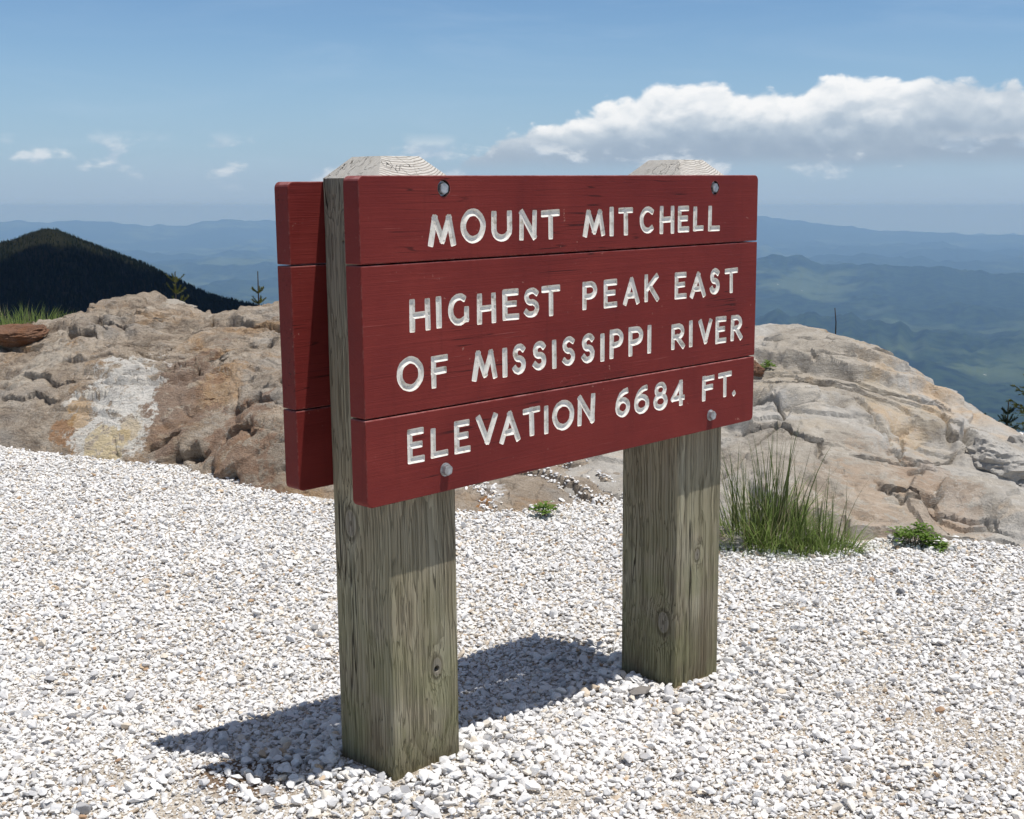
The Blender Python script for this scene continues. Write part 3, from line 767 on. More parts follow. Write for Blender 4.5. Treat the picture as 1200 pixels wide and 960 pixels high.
def in_post(x, y, pad=0.006):
    hit = np.zeros(len(x), bool)
    RT = np.array(S_ROT.transposed())
    for p_ in (0.0944, 1.0951):
        lx = (x - S_ORI.x) * RT[0, 0] + (y - S_ORI.y) * RT[0, 1] + (-0.68) * RT[0, 2] * 0
        ly = (x - S_ORI.x) * RT[1, 0] + (y - S_ORI.y) * RT[1, 1]
        lx = lx - 0.0113
        hit |= (lx > p_ - pad) & (lx < p_ + 0.196 + pad) & (ly > 0.051 - pad) & (ly < 0.248 + pad)
    return hit
def gravel():
    P, Sx, T = [], [], []
    for (sp, smin, smax, lift, keepf, far) in [(0.0136, 0.0052, 0.0108, 0.000, 1.0, 9.0), (0.0205, 0.0075, 0.0138, 0.005, 0.9, 9.0), (0.070, 0.0120, 0.0230, 0.008, 0.8, 9.0), (0.050, 0.0115, 0.0195, 0.006, 0.4, 3.3), (0.0105, 0.0025, 0.0055, 0.003, 0.8, 3.8)]:
        xs = np.arange(-6.2, 5.6, sp); ys = np.arange(1.55, min(far, 8.2), sp)
        X, Y = np.meshgrid(xs, ys); X, Y = X.ravel(), Y.ravel()
        X = X + rng.uniform(-0.7, 0.7, X.size) * sp; Y = Y + rng.uniform(-0.7, 0.7, Y.size) * sp
        k_ = np.abs(X) < 0.42 * Y + 0.75
        k_ &= rng.uniform(0, 1, X.size) < keepf
        X, Y = X[k_], Y[k_]
        g = ground(X, Y)
        rk = np.where(X < -0.1, f_left(X, Y), np.maximum(f_right(X, Y), np.where(X < 1.9, f_left(X, Y), -9)))
        k_ = rk < g + 0.02 + 0.03 * fbm(X / 0.2, Y / 0.2, 0, 2)
        b = bare(X, Y)
        for (qx, qy) in POSTS: b = b * sstep(np.hypot(X - qx, Y - qy), 0.16, 0.26)
        k_ &= rng.uniform(0, 1, X.size) > b * (0.68 if smax > 0.007 else 0.2)
        k_ &= ~in_post(X, Y, smax * 0.8)
        X, Y, g = X[k_], Y[k_], g[k_]
        n = X.size
        s = smin + (smax - smin) * rng.beta(1.6, 2.2, n)
        P.append(np.stack([X, Y, g + lift + s * rng.uniform(-0.15, 0.45, n)], -1)); Sx.append(s)
    # coarser stones heaped round the posts
    for (qx, qy) in POSTS:
        m_ = 420; aa = rng.uniform(0, 6.283, m_); rr_ = 0.13 + 0.26 * rng.uniform(0, 1, m_) ** 1.3
        X, Y = qx + rr_ * np.cos(aa), qy + rr_ * np.sin(aa); kk_ = ~in_post(X, Y, 0.009); X, Y = X[kk_], Y[kk_]
        sz = rng.uniform(0.010, 0.020, X.size)
        P.append(np.stack([X, Y, ground(X, Y) + 0.010 + sz * rng.uniform(0.0, 0.4, X.size)], -1)); Sx.append(sz)
    # stones washed into the clefts of the rock between the posts
    from mathutils.bvhtree import BVHTree
    me = rock_left.data
    vv = np.empty(len(me.vertices) * 3, np.float32); me.vertices.foreach_get('co', vv); vv = vv.reshape(-1, 3)
    tree = BVHTree.FromPolygons([tuple(q) for q in vv], [tuple(f.vertices) for f in me.polygons])
    ex = []
    for line in ([(598, 551), (640, 566), (680, 588), (708, 606)], [(652, 546), (690, 566), (735, 592)], [(556, 556), (572, 580), (576, 606)], [(690, 598), (720, 590), (745, 585)]):
        H = [h for h in (hit(f_left, u, v) for u, v in line) if h]
        for a, b in zip(H, H[1:]):
            m_ = int(90 * math.hypot(b[0] - a[0], b[1] - a[1]) / 0.3)
            for _ in range(m_):
                t_ = rng.uniform(); px = a[0] + (b[0] - a[0]) * t_ + rng.normal(0, 0.028); py = a[1] + (b[1] - a[1]) * t_ + rng.normal(0, 0.035)
                loc, nrm, _i, _d = tree.ray_cast(Vector((px, py, 3)), Vector((0, 0, -1)))
                if loc: ex.append((loc.x, loc.y, loc.z + 0.006))
    P.append(np.array(ex)); Sx.append(rng.uniform(0.006, 0.013, len(ex)))
    P = np.concatenate(P); s = np.concatenate(Sx); n = len(P)
    scl = s[:, None] * np.stack([rng.uniform(0.9, 1.35, n), rng.uniform(0.85, 1.1, n), rng.uniform(0.7, 1.1, n)], -1)
    rot = np.stack([rng.normal(0, 0.38, n), rng.normal(0, 0.38, n), rng.uniform(0, 6.283, n)], -1)
    tint = rng.uniform(0, 1, n)
    tn = fbm(P[:, 0] / 0.6, P[:, 1] / 0.6, 2.0, 3)
    tint = np.clip(np.where(tint < 0.5, tint * (1 + 0.25 * tn) + 0.03, tint), 0, 1)
    print('gravel stones', n)
    o = scatter('gravel', P, rot, scl, rng.integers(0, len(stones), n), tint, stones)
    tag(o, 'crushed white quartz gravel spread over the summit', 'gravel')
gravel()

# ================================================================== THE SIGN
W_, H_, Z1, Z2, T_, D_, PW = 1.3646, 0.6744, 0.4966, 0.1809, 0.051, 0.1968, 0.196
P1, P2 = 0.0944, 1.0951
HALF = 0.0077                                         # half width of a routed stroke

def paint_material():
    m, t, bs = new_mat('weathered_red_paint')
    p = t.new('ShaderNodeTexCoord').outputs['Object']
    mp = t.new('ShaderNodeMapping'); mp.inputs['Scale'].default_value = (2.5, 60, 120); t.l.new(p, mp.inputs[0])
    gr = t.noise(mp.outputs[0], 1.0, 5, 0.6, 0.3)
    mp2 = t.new('ShaderNodeMapping'); mp2.inputs['Scale'].default_value = (6, 200, 420); t.l.new(p, mp2.inputs[0])
    gr2 = t.noise(mp2.outputs[0], 1.0, 3, 0.6)
    blot = t.noise(p, 3.0, 5, 0.6, 0.3)
    c = t.ramp(blot, [(0.28, (0.132, 0.0155, 0.0140)), (0.50, (0.168, 0.0215, 0.0185)), (0.74, (0.215, 0.032, 0.026))])
    c = t.mix(t.step(gr, 0.62, 0.78, 0, 0.22), c, (0.10, 0.014, 0.013))
    c = t.mix(t.math('MULTIPLY', t.step(gr2, 0.66, 0.78), t.step(blot, 0.45, 0.62, 0.1, 0.6)), c, (0.40, 0.16, 0.14))
    # drying checks along the grain and runs of dirt below the bolts
    mp3 = t.new('ShaderNodeMapping'); mp3.inputs['Scale'].default_value = (1.3, 40, 46); t.l.new(p, mp3.inputs[0])
    ck_ = t.step(t.math('ABSOLUTE', t.math('SUBTRACT', t.noise(mp3.outputs[0], 1.0, 2, 0.5), 0.5)), 0.010, 0.003)
    ck_ = t.math('MULTIPLY', ck_, t.step(t.noise(p, 4.0, 3), 0.52, 0.62))
    c = t.mix(t.math('MULTIPLY', ck_, 0.75), c, (0.030, 0.006, 0.006))
    mp4 = t.new('ShaderNodeMapping'); mp4.inputs['Scale'].default_value = (30, 30, 2.2); t.l.new(p, mp4.inputs[0])
    run_ = t.step(t.noise(mp4.outputs[0], 1.0, 4, 0.6), 0.58, 0.76, 0, 0.28)
    c = t.mix(run_, c, (0.085, 0.012, 0.011))
    # scuffs and chips
    ch = t.math('MULTIPLY', t.step(t.noise(p, 75, 3, 0.6), 0.66, 0.72), t.step(t.noise(p, 5.5, 3), 0.52, 0.62))
    c = t.mix(t.math('MULTIPLY', ch, 0.75), c, (0.40, 0.20, 0.16))
    # faded, worn arrises
    g = t.new('ShaderNodeNewGeometry')
    bev = t.new('ShaderNodeBevel', samples=4); bev.inputs['Radius'].default_value = 0.004
    ed = t.math('SUBTRACT', 1.0, t.vmath('DOT_PRODUCT', bev.outputs[0], g.outputs['True Normal'], 1))
    wear = t.math('MULTIPLY', t.step(ed, 0.02, 0.2), t.step(t.noise(p, 40, 4, 0.7), 0.44, 0.60))
    c = t.mix(t.math('MULTIPLY', wear, 0.65), c, (0.45, 0.26, 0.22))
    up = t.sep(g.outputs['True Normal'])[2]
    c = t.mix(t.math('MULTIPLY', t.step(up, 0.25, 0.6), t.step(t.noise(p, 30, 4, 0.7), 0.36, 0.62, 0.15, 0.9)), c, (0.42, 0.19, 0.18))
    t.l.new(c, bs.inputs['Base Color'])
    t.l.new(t.step(blot, 0.3, 0.7, 0.55, 0.72), bs.inputs['Roughness'])
    bs.inputs['Specular IOR Level'].default_value = 0.22
    bump(t, bs, t.math('ADD', t.math('MULTIPLY', gr, 1.0), t.math('MULTIPLY', gr2, 0.5)), 0.0016, 0.55)
    return m
def letter_material():
    m, t, bs = new_mat('white_letter_paint')
    p = t.new('ShaderNodeTexCoord').outputs['Object']
    n = t.noise(p, 60, 4, 0.6)
    c = t.ramp(n, [(0.30, (0.48, 0.43, 0.36)), (0.43, (0.75, 0.72, 0.655)), (0.7, (0.84, 0.82, 0.765))])
    t.l.new(c, bs.inputs['Base Color']); bs.inputs['Roughness'].default_value = 0.6
    bs.inputs['Specular IOR Level'].default_value = 0.3
    bump(t, bs, t.noise(p, 220, 3), 0.0015, 0.5)
    return m
M_paint, M_white = paint_material(), letter_material()

def wood_material(name, pith, knots, seed):
    """solid wood: growth rings round a nearly vertical pith, bent aside by knots; weathered, green with algae low down"""
    m, t, bs = new_mat(name)
    p = t.new('ShaderNodeTexCoord').outputs['Object']
    x, y, z = t.sep(p)
    # pith wanders and leans
    lowv = t.comb(0, 0, t.math('MULTIPLY', z, 0.9))
    wx = t.math('MULTIPLY', t.math('SUBTRACT', t.noise(t.vmath('ADD', lowv, (seed, 0, 0)), 1.6, 2), 0.5), 0.10)
    wy = t.math('MULTIPLY', t.math('SUBTRACT', t.noise(t.vmath('ADD', lowv, (0, seed, 0)), 1.6, 2), 0.5), 0.10)
    rx = t.math('ADD', t.math('SUBTRACT', x, pith[0]), wx); ry = t.math('ADD', t.math('SUBTRACT', y, pith[1]), wy)
    r = t.math('SQRT', t.math('ADD', t.math('MULTIPLY', rx, rx), t.math('MULTIPLY', ry, ry)))
    wob = t.noise(t.comb(t.math('MULTIPLY', x, 9), t.math('MULTIPLY', y, 9), t.math('MULTIPLY', z, 1.3)), 1.0, 4, 0.55)
    r = t.math('ADD', r, t.math('MULTIPLY', wob, 0.022))
    core = rim = None
    for (kx, ky, kz, kr) in knots:
        dv = t.vmath('MULTIPLY', t.vmath('SUBTRACT', p, (kx, ky, kz)), (1.0, 1.0, 0.62))
        dd = t.vmath('LENGTH', dv, out=1)
        push = t.math('EXPONENT', t.math('MULTIPLY', t.math('POWER', t.math('DIVIDE', dd, kr * 2.2), 2.0), -1.0))
        r = t.math('ADD', r, t.math('MULTIPLY', push, kr * 0.9))
        ck = t.step(dd, kr * 0.95, kr * 0.80)
        core = ck if core is None else t.math('MAXIMUM', core, ck)
        ed_ = t.math('MULTIPLY', t.step(dd, kr * 0.85, kr * 1.0), t.step(dd, kr * 1.5, kr * 1.05))
        ed_ = t.math('MAXIMUM', ed_, t.step(dd, kr * 0.28, kr * 0.12))
        rim = ed_ if rim is None else t.math('MAXIMUM', rim, ed_)
    ph = t.math('MULTIPLY', r, 120.0)
    saw = t.math('FRACT', ph)
    ring = t.math('POWER', saw, 2.5)                  # late wood darkens to a sharp edge
    fib = t.noise(t.comb(t.math('MULTIPLY', x, 260), t.math('MULTIPLY', y, 260), t.math('MULTIPLY', z, 5.0)), 1.0, 4, 0.65)
    stain = t.noise(t.comb(t.math('MULTIPLY', x, 14), t.math('MULTIPLY', y, 14), t.math('MULTIPLY', z, 2.2)), 1.0, 5, 0.6)
    base = t.ramp(stain, [(0.28, (0.255, 0.212, 0.148)), (0.50, (0.355, 0.315, 0.220)), (0.72, (0.45, 0.425, 0.315))])
    c = t.mix(t.math('MULTIPLY', ring, 0.48), base, (0.085, 0.068, 0.042))
    c = t.mix(t.step(fib, 0.55, 0.78, 0, 0.5), c, (0.34, 0.32, 0.26))
    c = t.mix(t.step(fib, 0.42, 0.24, 0, 0.6), c, (0.060, 0.050, 0.032))
    gx = t.comb(t.math('MULTIPLY', t.math('ADD', x, t.math('MULTIPLY', r, 0.9)), 165), t.math('MULTIPLY', t.math('ADD', y, t.math('MULTIPLY', r, 0.9)), 165), t.math('MULTIPLY', z, 0.8))
    gl_ = t.noise(gx, 1.0, 1.5, 0.5)
    lines = t.step(t.math('ABSOLUTE', t.math('SUBTRACT', gl_, 0.48)), 0.045, 0.008)
    side_ = t.step(t.sep(t.new('ShaderNodeNewGeometry').outputs['True Normal'])[2], 0.6, 0.3)
    lines = t.math('MULTIPLY', lines, side_)
    c = t.mix(t.math('MULTIPLY', lines, 0.50), c, (0.095, 0.078, 0.052))
    c = t.mix(t.step(gl_, 0.56, 0.68, 0, 0.4), c, (0.33, 0.305, 0.235))
    nz = t.noise(p, 7.0, 5, 0.6)
    alg = t.math('MULTIPLY', t.step(z, 0.75, 0.05), t.step(nz, 0.34, 0.60))
    c = t.mix(t.math('MULTIPLY', alg, 0.42), c, (0.185, 0.205, 0.075))
    foot = t.math('MULTIPLY', t.step(z, 0.22, 0.02), t.step(nz, 0.66, 0.42, 0.2, 0.8))
    c = t.mix(t.math('MULTIPLY', foot, 0.6), c, (0.11, 0.080, 0.042))
    # silvered top
    up = t.sep(t.new('ShaderNodeNewGeometry').outputs['True Normal'])[2]
    saw2 = t.math('FRACT', t.math('MULTIPLY', ph, 1.7))
    topc = t.mix(t.step(saw2, 0.50, 0.95), (0.66, 0.635, 0.58), (0.27, 0.245, 0.21))
    topc = t.mix(t.step(t.noise(p, 55, 4, 0.65), 0.45, 0.7, 0, 0.45), topc, (0.42, 0.39, 0.34))
    c = t.mix(t.step(up, 0.3, 0.6, 0, 1.0), c, topc)
    grey = t.math('MULTIPLY', t.step(z, 0.85, 1.25), t.step(up, 0.6, 0.3))
    c = t.mix(t.math('MULTIPLY', grey, 0.55), c, t.mix(fib, (0.13, 0.125, 0.11), (0.27, 0.265, 0.24)))
    if core is not None:
        kc = t.mix(t.math('FRACT', t.math('MULTIPLY', ph, 0.8)), (0.20, 0.175, 0.135), (0.33, 0.30, 0.25))
        c = t.mix(t.math('MULTIPLY', core, 0.85), c, kc)
        c = t.mix(t.math('MULTIPLY', rim, 0.6), c, (0.070, 0.055, 0.038))
    # drying checks
    chk = t.noise(t.comb(t.math('MULTIPLY', x, 38), t.math('MULTIPLY', y, 38), t.math('MULTIPLY', z, 1.1)), 1.0, 2, 0.5)
    crk = t.step(t.math('ABSOLUTE', t.math('SUBTRACT', chk, 0.5)), 0.010, 0.002)
    crk = t.math('MULTIPLY', crk, t.step(t.noise(t.comb(t.math('MULTIPLY', x, 5), t.math('MULTIPLY', y, 5), t.math('MULTIPLY', z, 1.5)), 1.3, 2), 0.50, 0.58))
    c = t.mix(t.math('MULTIPLY', crk, 0.85), c, (0.022, 0.018, 0.012))
    t.l.new(c, bs.inputs['Base Color']); bs.inputs['Roughness'].default_value = 0.9
    bs.inputs['Specular IOR Level'].default_value = 0.15
    hh = t.math('SUBTRACT', t.math('ADD', t.math('MULTIPLY', fib, 0.7), t.math('MULTIPLY', ring, -0.8)), t.math('ADD', t.math('MULTIPLY', crk, 3.0), t.math('MULTIPLY', lines, 1.0)))
    bump(t, bs, hh, 0.003, 0.9)
    return m

OFF = Vector((W_ / 2, T_ + D_ / 2, -0.70))            # the sign's own origin: between the posts, at the ground
sign = empty('summit_sign', S_ROT @ OFF + S_ORI, S_ROT.to_euler())
tag(sign, 'red wooden summit sign with white routed lettering on two square timber posts', 'sign')
def L(x, y, z): return Vector((x, y, z)) - OFF

# ---- stroke alphabet: centre lines in a unit cell
def arc(cx, cy, rx, ry, a0, a1, n):
    return [(cx + rx * math.cos(rad(a0 + (a1 - a0) * i / n)), cy + ry * math.sin(rad(a0 + (a1 - a0) * i / n))) for i in range(n + 1)]
GL = {
 'M': [[(0.02, 0), (0.20, 1)], [(0.20, 1), (0.52, 0.12)], [(0.52, 0.12), (0.82, 1)], [(0.82, 1), (1, 0)]],
 'O': [('loop', arc(0.5, 0.5, 0.5, 0.5, 0, 360, 26)[:-1])],
 'U': [[(0, 1), (0, 0.38)] + arc(0.5, 0.36, 0.5, 0.36, 184, 356, 11) + [(1, 0.38), (1, 1)]],
 'N': [[(0.02, 0), (0.06, 1)], [(0.06, 1), (0.94, 0.03)], [(0.94, 0.03), (1, 1)]],
 'T': [[(0, 0.98), (1, 1)], [(0.5, 0.99), (0.52, 0)]],
 'I': [[(0.5, 0), (0.5, 1)]],
 'C': [arc(0.55, 0.5, 0.55, 0.5, 52, 308, 16)],
 'H': [[(0, 0), (0.02, 1)], [(1, 0), (0.98, 1)], [(0, 0.5), (1, 0.52)]],
 'E': [[(0, 0), (0, 1)], [(0, 1), (0.95, 1)], [(0, 0.53), (0.82, 0.53)], [(0, 0), (1, 0)]],
 'L': [[(0.02, 1), (0, 0)], [(0, 0), (1, 0)]],
 'G': [arc(0.52, 0.5, 0.52, 0.5, 60, 305, 17) + [(0.94, 0.14)], [(0.94, 0.10), (0.96, 0.48)]],
 'S': [arc(0.52, 0.75, 0.46, 0.25, 38, 262, 12) + arc(0.46, 0.26, 0.50, 0.26, 82, -150, 13)],
 'P': [[(0, 0), (0, 1)], [(0, 0.98), (0.45, 0.99)] + arc(0.55, 0.725, 0.45, 0.265, 80, -80, 10) + [(0.40, 0.45), (0.02, 0.44)]],
 'A': [[(0, 0), (0.5, 1)], [(0.5, 1), (1, 0)], [(0.20, 0.30), (0.80, 0.30)]],
 'K': [[(0, 0), (0, 1)], [(0.06, 0.44), (0.92, 1)], [(0.32, 0.58), (1, 0)]],
 'F': [[(0, 0), (0, 1)], [(0, 0.98), (1, 1)], [(0, 0.52), (0.86, 0.54)]],
 'R': [[(0, 0), (0, 1)], [(0, 0.98), (0.45, 0.99)] + arc(0.52, 0.73, 0.44, 0.26, 80, -80, 10) + [(0.38, 0.47), (0.02, 0.46)], [(0.42, 0.46), (1, 0)]],
 'V': [[(0, 1), (0.52, 0)], [(0.52, 0), (1, 1)]],
 '6': [('loop', arc(0.5, 0.31, 0.5, 0.31, 0, 360, 20)[:-1]), [(0.0, 0.33), (0.04, 0.52), (0.14, 0.70), (0.32, 0.86), (0.60, 0.97), (0.84, 1.0)]],
 '8': [('loop', arc(0.5, 0.27, 0.5, 0.27, 0, 360, 20)[:-1]), ('loop', arc(0.5, 0.77, 0.40, 0.23, 0, 360, 18)[:-1])],
 '4': [[(0.78, 0), (0.76, 1)], [(0.76, 1), (0, 0.26)], [(0, 0.26), (1, 0.26)]],
 '.': [[(0.5, 0.44), (0.5, 0.56)]],
}
TEXT = [
 [('M', 0.1784, 0.2575, 0.5266, 0.5930), ('O', 0.2724, 0.3452, 0.5304, 0.6034), ('U', 0.3631, 0.4259, 0.531, 0.5981), ('N', 0.4473, 0.5058, 0.53, 0.5984), ('T', 0.5183, 0.5803, 0.5293, 0.597), ('M', 0.659, 0.7375, 0.5311, 0.5941), ('I', 0.7529, 0.77, 0.53, 0.6), ('T', 0.7857, 0.8413, 0.5303, 0.5981), ('C', 0.8656, 0.9249, 0.5319, 0.5987), ('H', 0.9434, 1.003, 0.5283, 0.5995), ('E', 1.0169, 1.0642, 0.5305, 0.5984), ('L', 1.0802, 1.1253, 0.5318, 0.5952), ('L', 1.1435, 1.1954, 0.5298, 0.5962)],
 [('H', 0.1246, 0.1832, 0.3509, 0.4207), ('I', 0.1989, 0.2145, 0.3536, 0.4217), ('G', 0.2329, 0.2961, 0.3544, 0.4244), ('H', 0.3177, 0.3758, 0.3514, 0.42), ('E', 0.3957, 0.448, 0.354, 0.4238), ('S', 0.4616, 0.5142, 0.3546, 0.4236), ('T', 0.5198, 0.5825, 0.3527, 0.4247), ('P', 0.6591, 0.7122, 0.3587, 0.4268), ('E', 0.7353, 0.7855, 0.3573, 0.4266), ('A', 0.8077, 0.8694, 0.3591, 0.4275), ('K', 0.8875, 0.9462, 0.3611, 0.4317), ('E', 1.0082, 1.0594, 0.3607, 0.4298), ('A', 1.0737, 1.1392, 0.3591, 0.426), ('S', 1.1574, 1.2006, 0.3634, 0.4323), ('T', 1.2214, 1.2813, 0.361, 0.4298),
  ('O', 0.0876, 0.1609, 0.2272, 0.3012), ('F', 0.1813, 0.231, 0.2249, 0.2967), ('M', 0.2988, 0.3765, 0.2268, 0.2943), ('I', 0.3925, 0.4086, 0.2264, 0.2941), ('S', 0.4248, 0.4686, 0.2282, 0.2985), ('S', 0.4894, 0.536, 0.231, 0.2984), ('I', 0.5532, 0.5705, 0.2287, 0.298), ('S', 0.5879, 0.6352, 0.2306, 0.3016), ('S', 0.6562, 0.7034, 0.2307, 0.3018), ('I', 0.7235, 0.7391, 0.2286, 0.2974), ('P', 0.7579, 0.8089, 0.2317, 0.3045), ('P', 0.8283, 0.8843, 0.2309, 0.3048), ('I', 0.901, 0.9178, 0.231, 0.3036), ('R', 0.9968, 1.0535, 0.2309, 0.2986), ('I', 1.0695, 1.0876, 0.2314, 0.3021), ('V', 1.1112, 1.1707, 0.2347, 0.3006), ('E', 1.1857, 1.2354, 0.2294, 0.3021), ('R', 1.2545, 1.3077, 0.2311, 0.3013)],
 [('E', 0.1094, 0.1578, 0.0724, 0.147), ('L', 0.1737, 0.2249, 0.0742, 0.1416), ('E', 0.2426, 0.2906, 0.0733, 0.1466), ('V', 0.3088, 0.373, 0.0824, 0.1502), ('A', 0.3797, 0.4448, 0.0748, 0.1477), ('T', 0.4532, 0.5121, 0.0805, 0.1486), ('I', 0.5236, 0.5393, 0.0775, 0.1464), ('O', 0.5524, 0.6276, 0.0795, 0.1514), ('N', 0.6381, 0.7023, 0.0808, 0.155), ('6', 0.7779, 0.8332, 0.0817, 0.1538), ('6', 0.8496, 0.9083, 0.0807, 0.1529), ('8', 0.9252, 0.9823, 0.0798, 0.1542), ('4', 0.9962, 1.0551, 0.0818, 0.1495), ('F', 1.1282, 1.1828, 0.0804, 0.1487), ('T', 1.1978, 1.2599, 0.0807, 0.1501), ('.', 1.2627, 1.2807, 0.0779, 0.0958)],
]
GROOVE = 0.0046
def groove_cutter(pts, closed, jit):
    """a router's path as a solid: flat above the board, a rounded V below its face (the face is y = 0, inwards is +y)"""
    bm = bmesh.new()
    P = [Vector((x, 0, z)) for x, z in pts]; n = len(P)
    prof = [(-1.45, -0.0037), (-1.0, 0.0), (-0.42, 0.78), (0.42, 0.78), (1.0, 0.0), (1.45, -0.0037)]   # (across / HALF, depth / GROOVE)
    hw = HALF * jit.uniform(0.90, 1.05)
    def section(c, side, s=1.0):
        return [bm.verts.new((c.x + side.x * a * hw, (b * GROOVE if b > 0 else b), c.z + side.z * a * hw)) for a, b in prof]
    rows = []
    def cap(c, dirv, side, flip):
        """half-round end: sections fanned round the end point"""
        out = []
        for i in range(1, 4):
            th = rad(22.5 * i * 1.33)
            out.append((c, th))
        return out
    for i in range(n):
        if closed: tdir = (P[(i + 1) % n] - P[i - 1]).normalized()
        elif i == 0: tdir = (P[1] - P[0]).normalized()
        elif i == n - 1: tdir = (P[-1] - P[-2]).normalized()
        else: tdir = ((P[i + 1] - P[i]).normalized() + (P[i] - P[i - 1]).normalized()).normalized()
        side = Vector((tdir.z, 0, -tdir.x))
        rows.append((P[i], tdir, side))
    secs = []
    if not closed:
        # start: shrink sections towards the tip so that the end is rounded
        c, td, sd = rows[0]
        for fwd, wd in ((0.92, 0.74), (0.74, 0.95)): secs.append(section(c - td * hw * fwd, sd * wd))
    for c, td, sd in rows: secs.append(section(c, sd))
    if not closed:
        c, td, sd = rows[-1]
        for fwd, wd in ((0.74, 0.95), (0.92, 0.74)): secs.append(section(c + td * hw * fwd, sd * wd))
    m = len(prof)
    pairs = list(zip(secs, secs[1:])) + ([(secs[-1], secs[0])] if closed else [])
    for A, B in pairs:
        for j in range(m): bm.faces.new((A[j], A[(j + 1) % m], B[(j + 1) % m], B[j]))
    if not closed:
        bm.faces.new(secs[0][::-1]); bm.faces.new(secs[-1])
    bmesh.ops.recalc_face_normals(bm, faces=bm.faces)
    return bm

def rounded_board(x0, x1, z0, z1, corners, thick, bev=0.0022, rr=0.014):
    """corners: which of (bl, br, tr, tl) are rounded off"""
    out = []
    for (cx, cz, a0), on in zip(((x0, z0, 180), (x1, z0, 270), (x1, z1, 0), (x0, z1, 90)), corners):
        r_ = rr if on else 0.0025
        sx, sz = (1 if cx == x0 else -1), (1 if cz == z0 else -1)
        n = 6 if on else 2
        for i in range(n + 1):
            a = rad(a0 + 90 * i / n)
            out.append((cx + sx * r_ + r_ * math.cos(a), cz + sz * r_ + r_ * math.sin(a)))
    bm = bmesh.new()
    # four rings: bevelled front, sides, bevelled back
    def inset(d):
        cx, cz = (x0 + x1) / 2, (z0 + z1) / 2
        return [(x - d * (1 if x > cx else -1), z - d * (1 if z > cz else -1)) for x, z in out]
    rings = []
    for y, d in ((0, bev), (bev * 0.3, bev * 0.3), (bev, 0), (thick - bev, 0), (thick, bev)):
        rings.append([bm.verts.new((x, y, z)) for x, z in inset(d)])
    n = len(out)
    for A, B in zip(rings, rings[1:]):
        for j in range(n): bm.faces.new((A[j], A[(j + 1) % n], B[(j + 1) % n], B[j]))
    bm.faces.new(rings[0]); bm.faces.new(rings[-1])
    bmesh.ops.recalc_face_normals(bm, faces=bm.faces)
    return bm

tmp_coll = bpy.data.collections.new('build'); sc.collection.children.link(tmp_coll)
def carve(bm, cutters):
    me = bpy.data.meshes.new('b'); bm.to_mesh(me); bm.free(); me.materials.append(M_paint); me.materials.append(M_white); me.materials.append(M_hole)
    ob = bpy.data.objects.new('b', me); tmp_coll.objects.link(ob)
    cb = bmesh.new()
    for c, mi in cutters:
        for f in c.faces: f.material_index = mi
        t_ = bpy.data.meshes.new('c'); c.to_mesh(t_); c.free(); cb.from_mesh(t_); bpy.data.meshes.remove(t_)
    cm = bpy.data.meshes.new('c'); cb.to_mesh(cm); cb.free()
    for mt in (M_paint, M_white, M_hole): cm.materials.append(mt)
    co_ = bpy.data.objects.new('c', cm); tmp_coll.objects.link(co_)
    md = ob.modifiers.new('cut', 'BOOLEAN'); md.operation = 'DIFFERENCE'; md.object = co_; md.solver = 'EXACT'; md.use_self = True
    md.material_mode = 'INDEX'
    dg = bpy.context.evaluated_depsgraph_get()
    res = bpy.data.meshes.new_from_object(ob.evaluated_get(dg))
    bpy.data.objects.remove(ob); bpy.data.objects.remove(co_)
    return res
def cyl_cutter(x, z, r_, depth):
    bm = bmesh.new()
    bmesh.ops.create_cone(bm, cap_ends=True, segments=20, radius1=r_, radius2=r_, depth=depth + 0.01,
                          matrix=Matrix.Translation((x, depth / 2 - 0.005, z)) @ Matrix.Rotation(math.pi / 2, 4, 'X'))
    return bm
M_hole, _t, _b = new_mat('counterbore_dark_stain')
_b.inputs['Base Color'].default_value = (0.035, 0.010, 0.009, 1); _b.inputs['Roughness'].default_value = 0.9

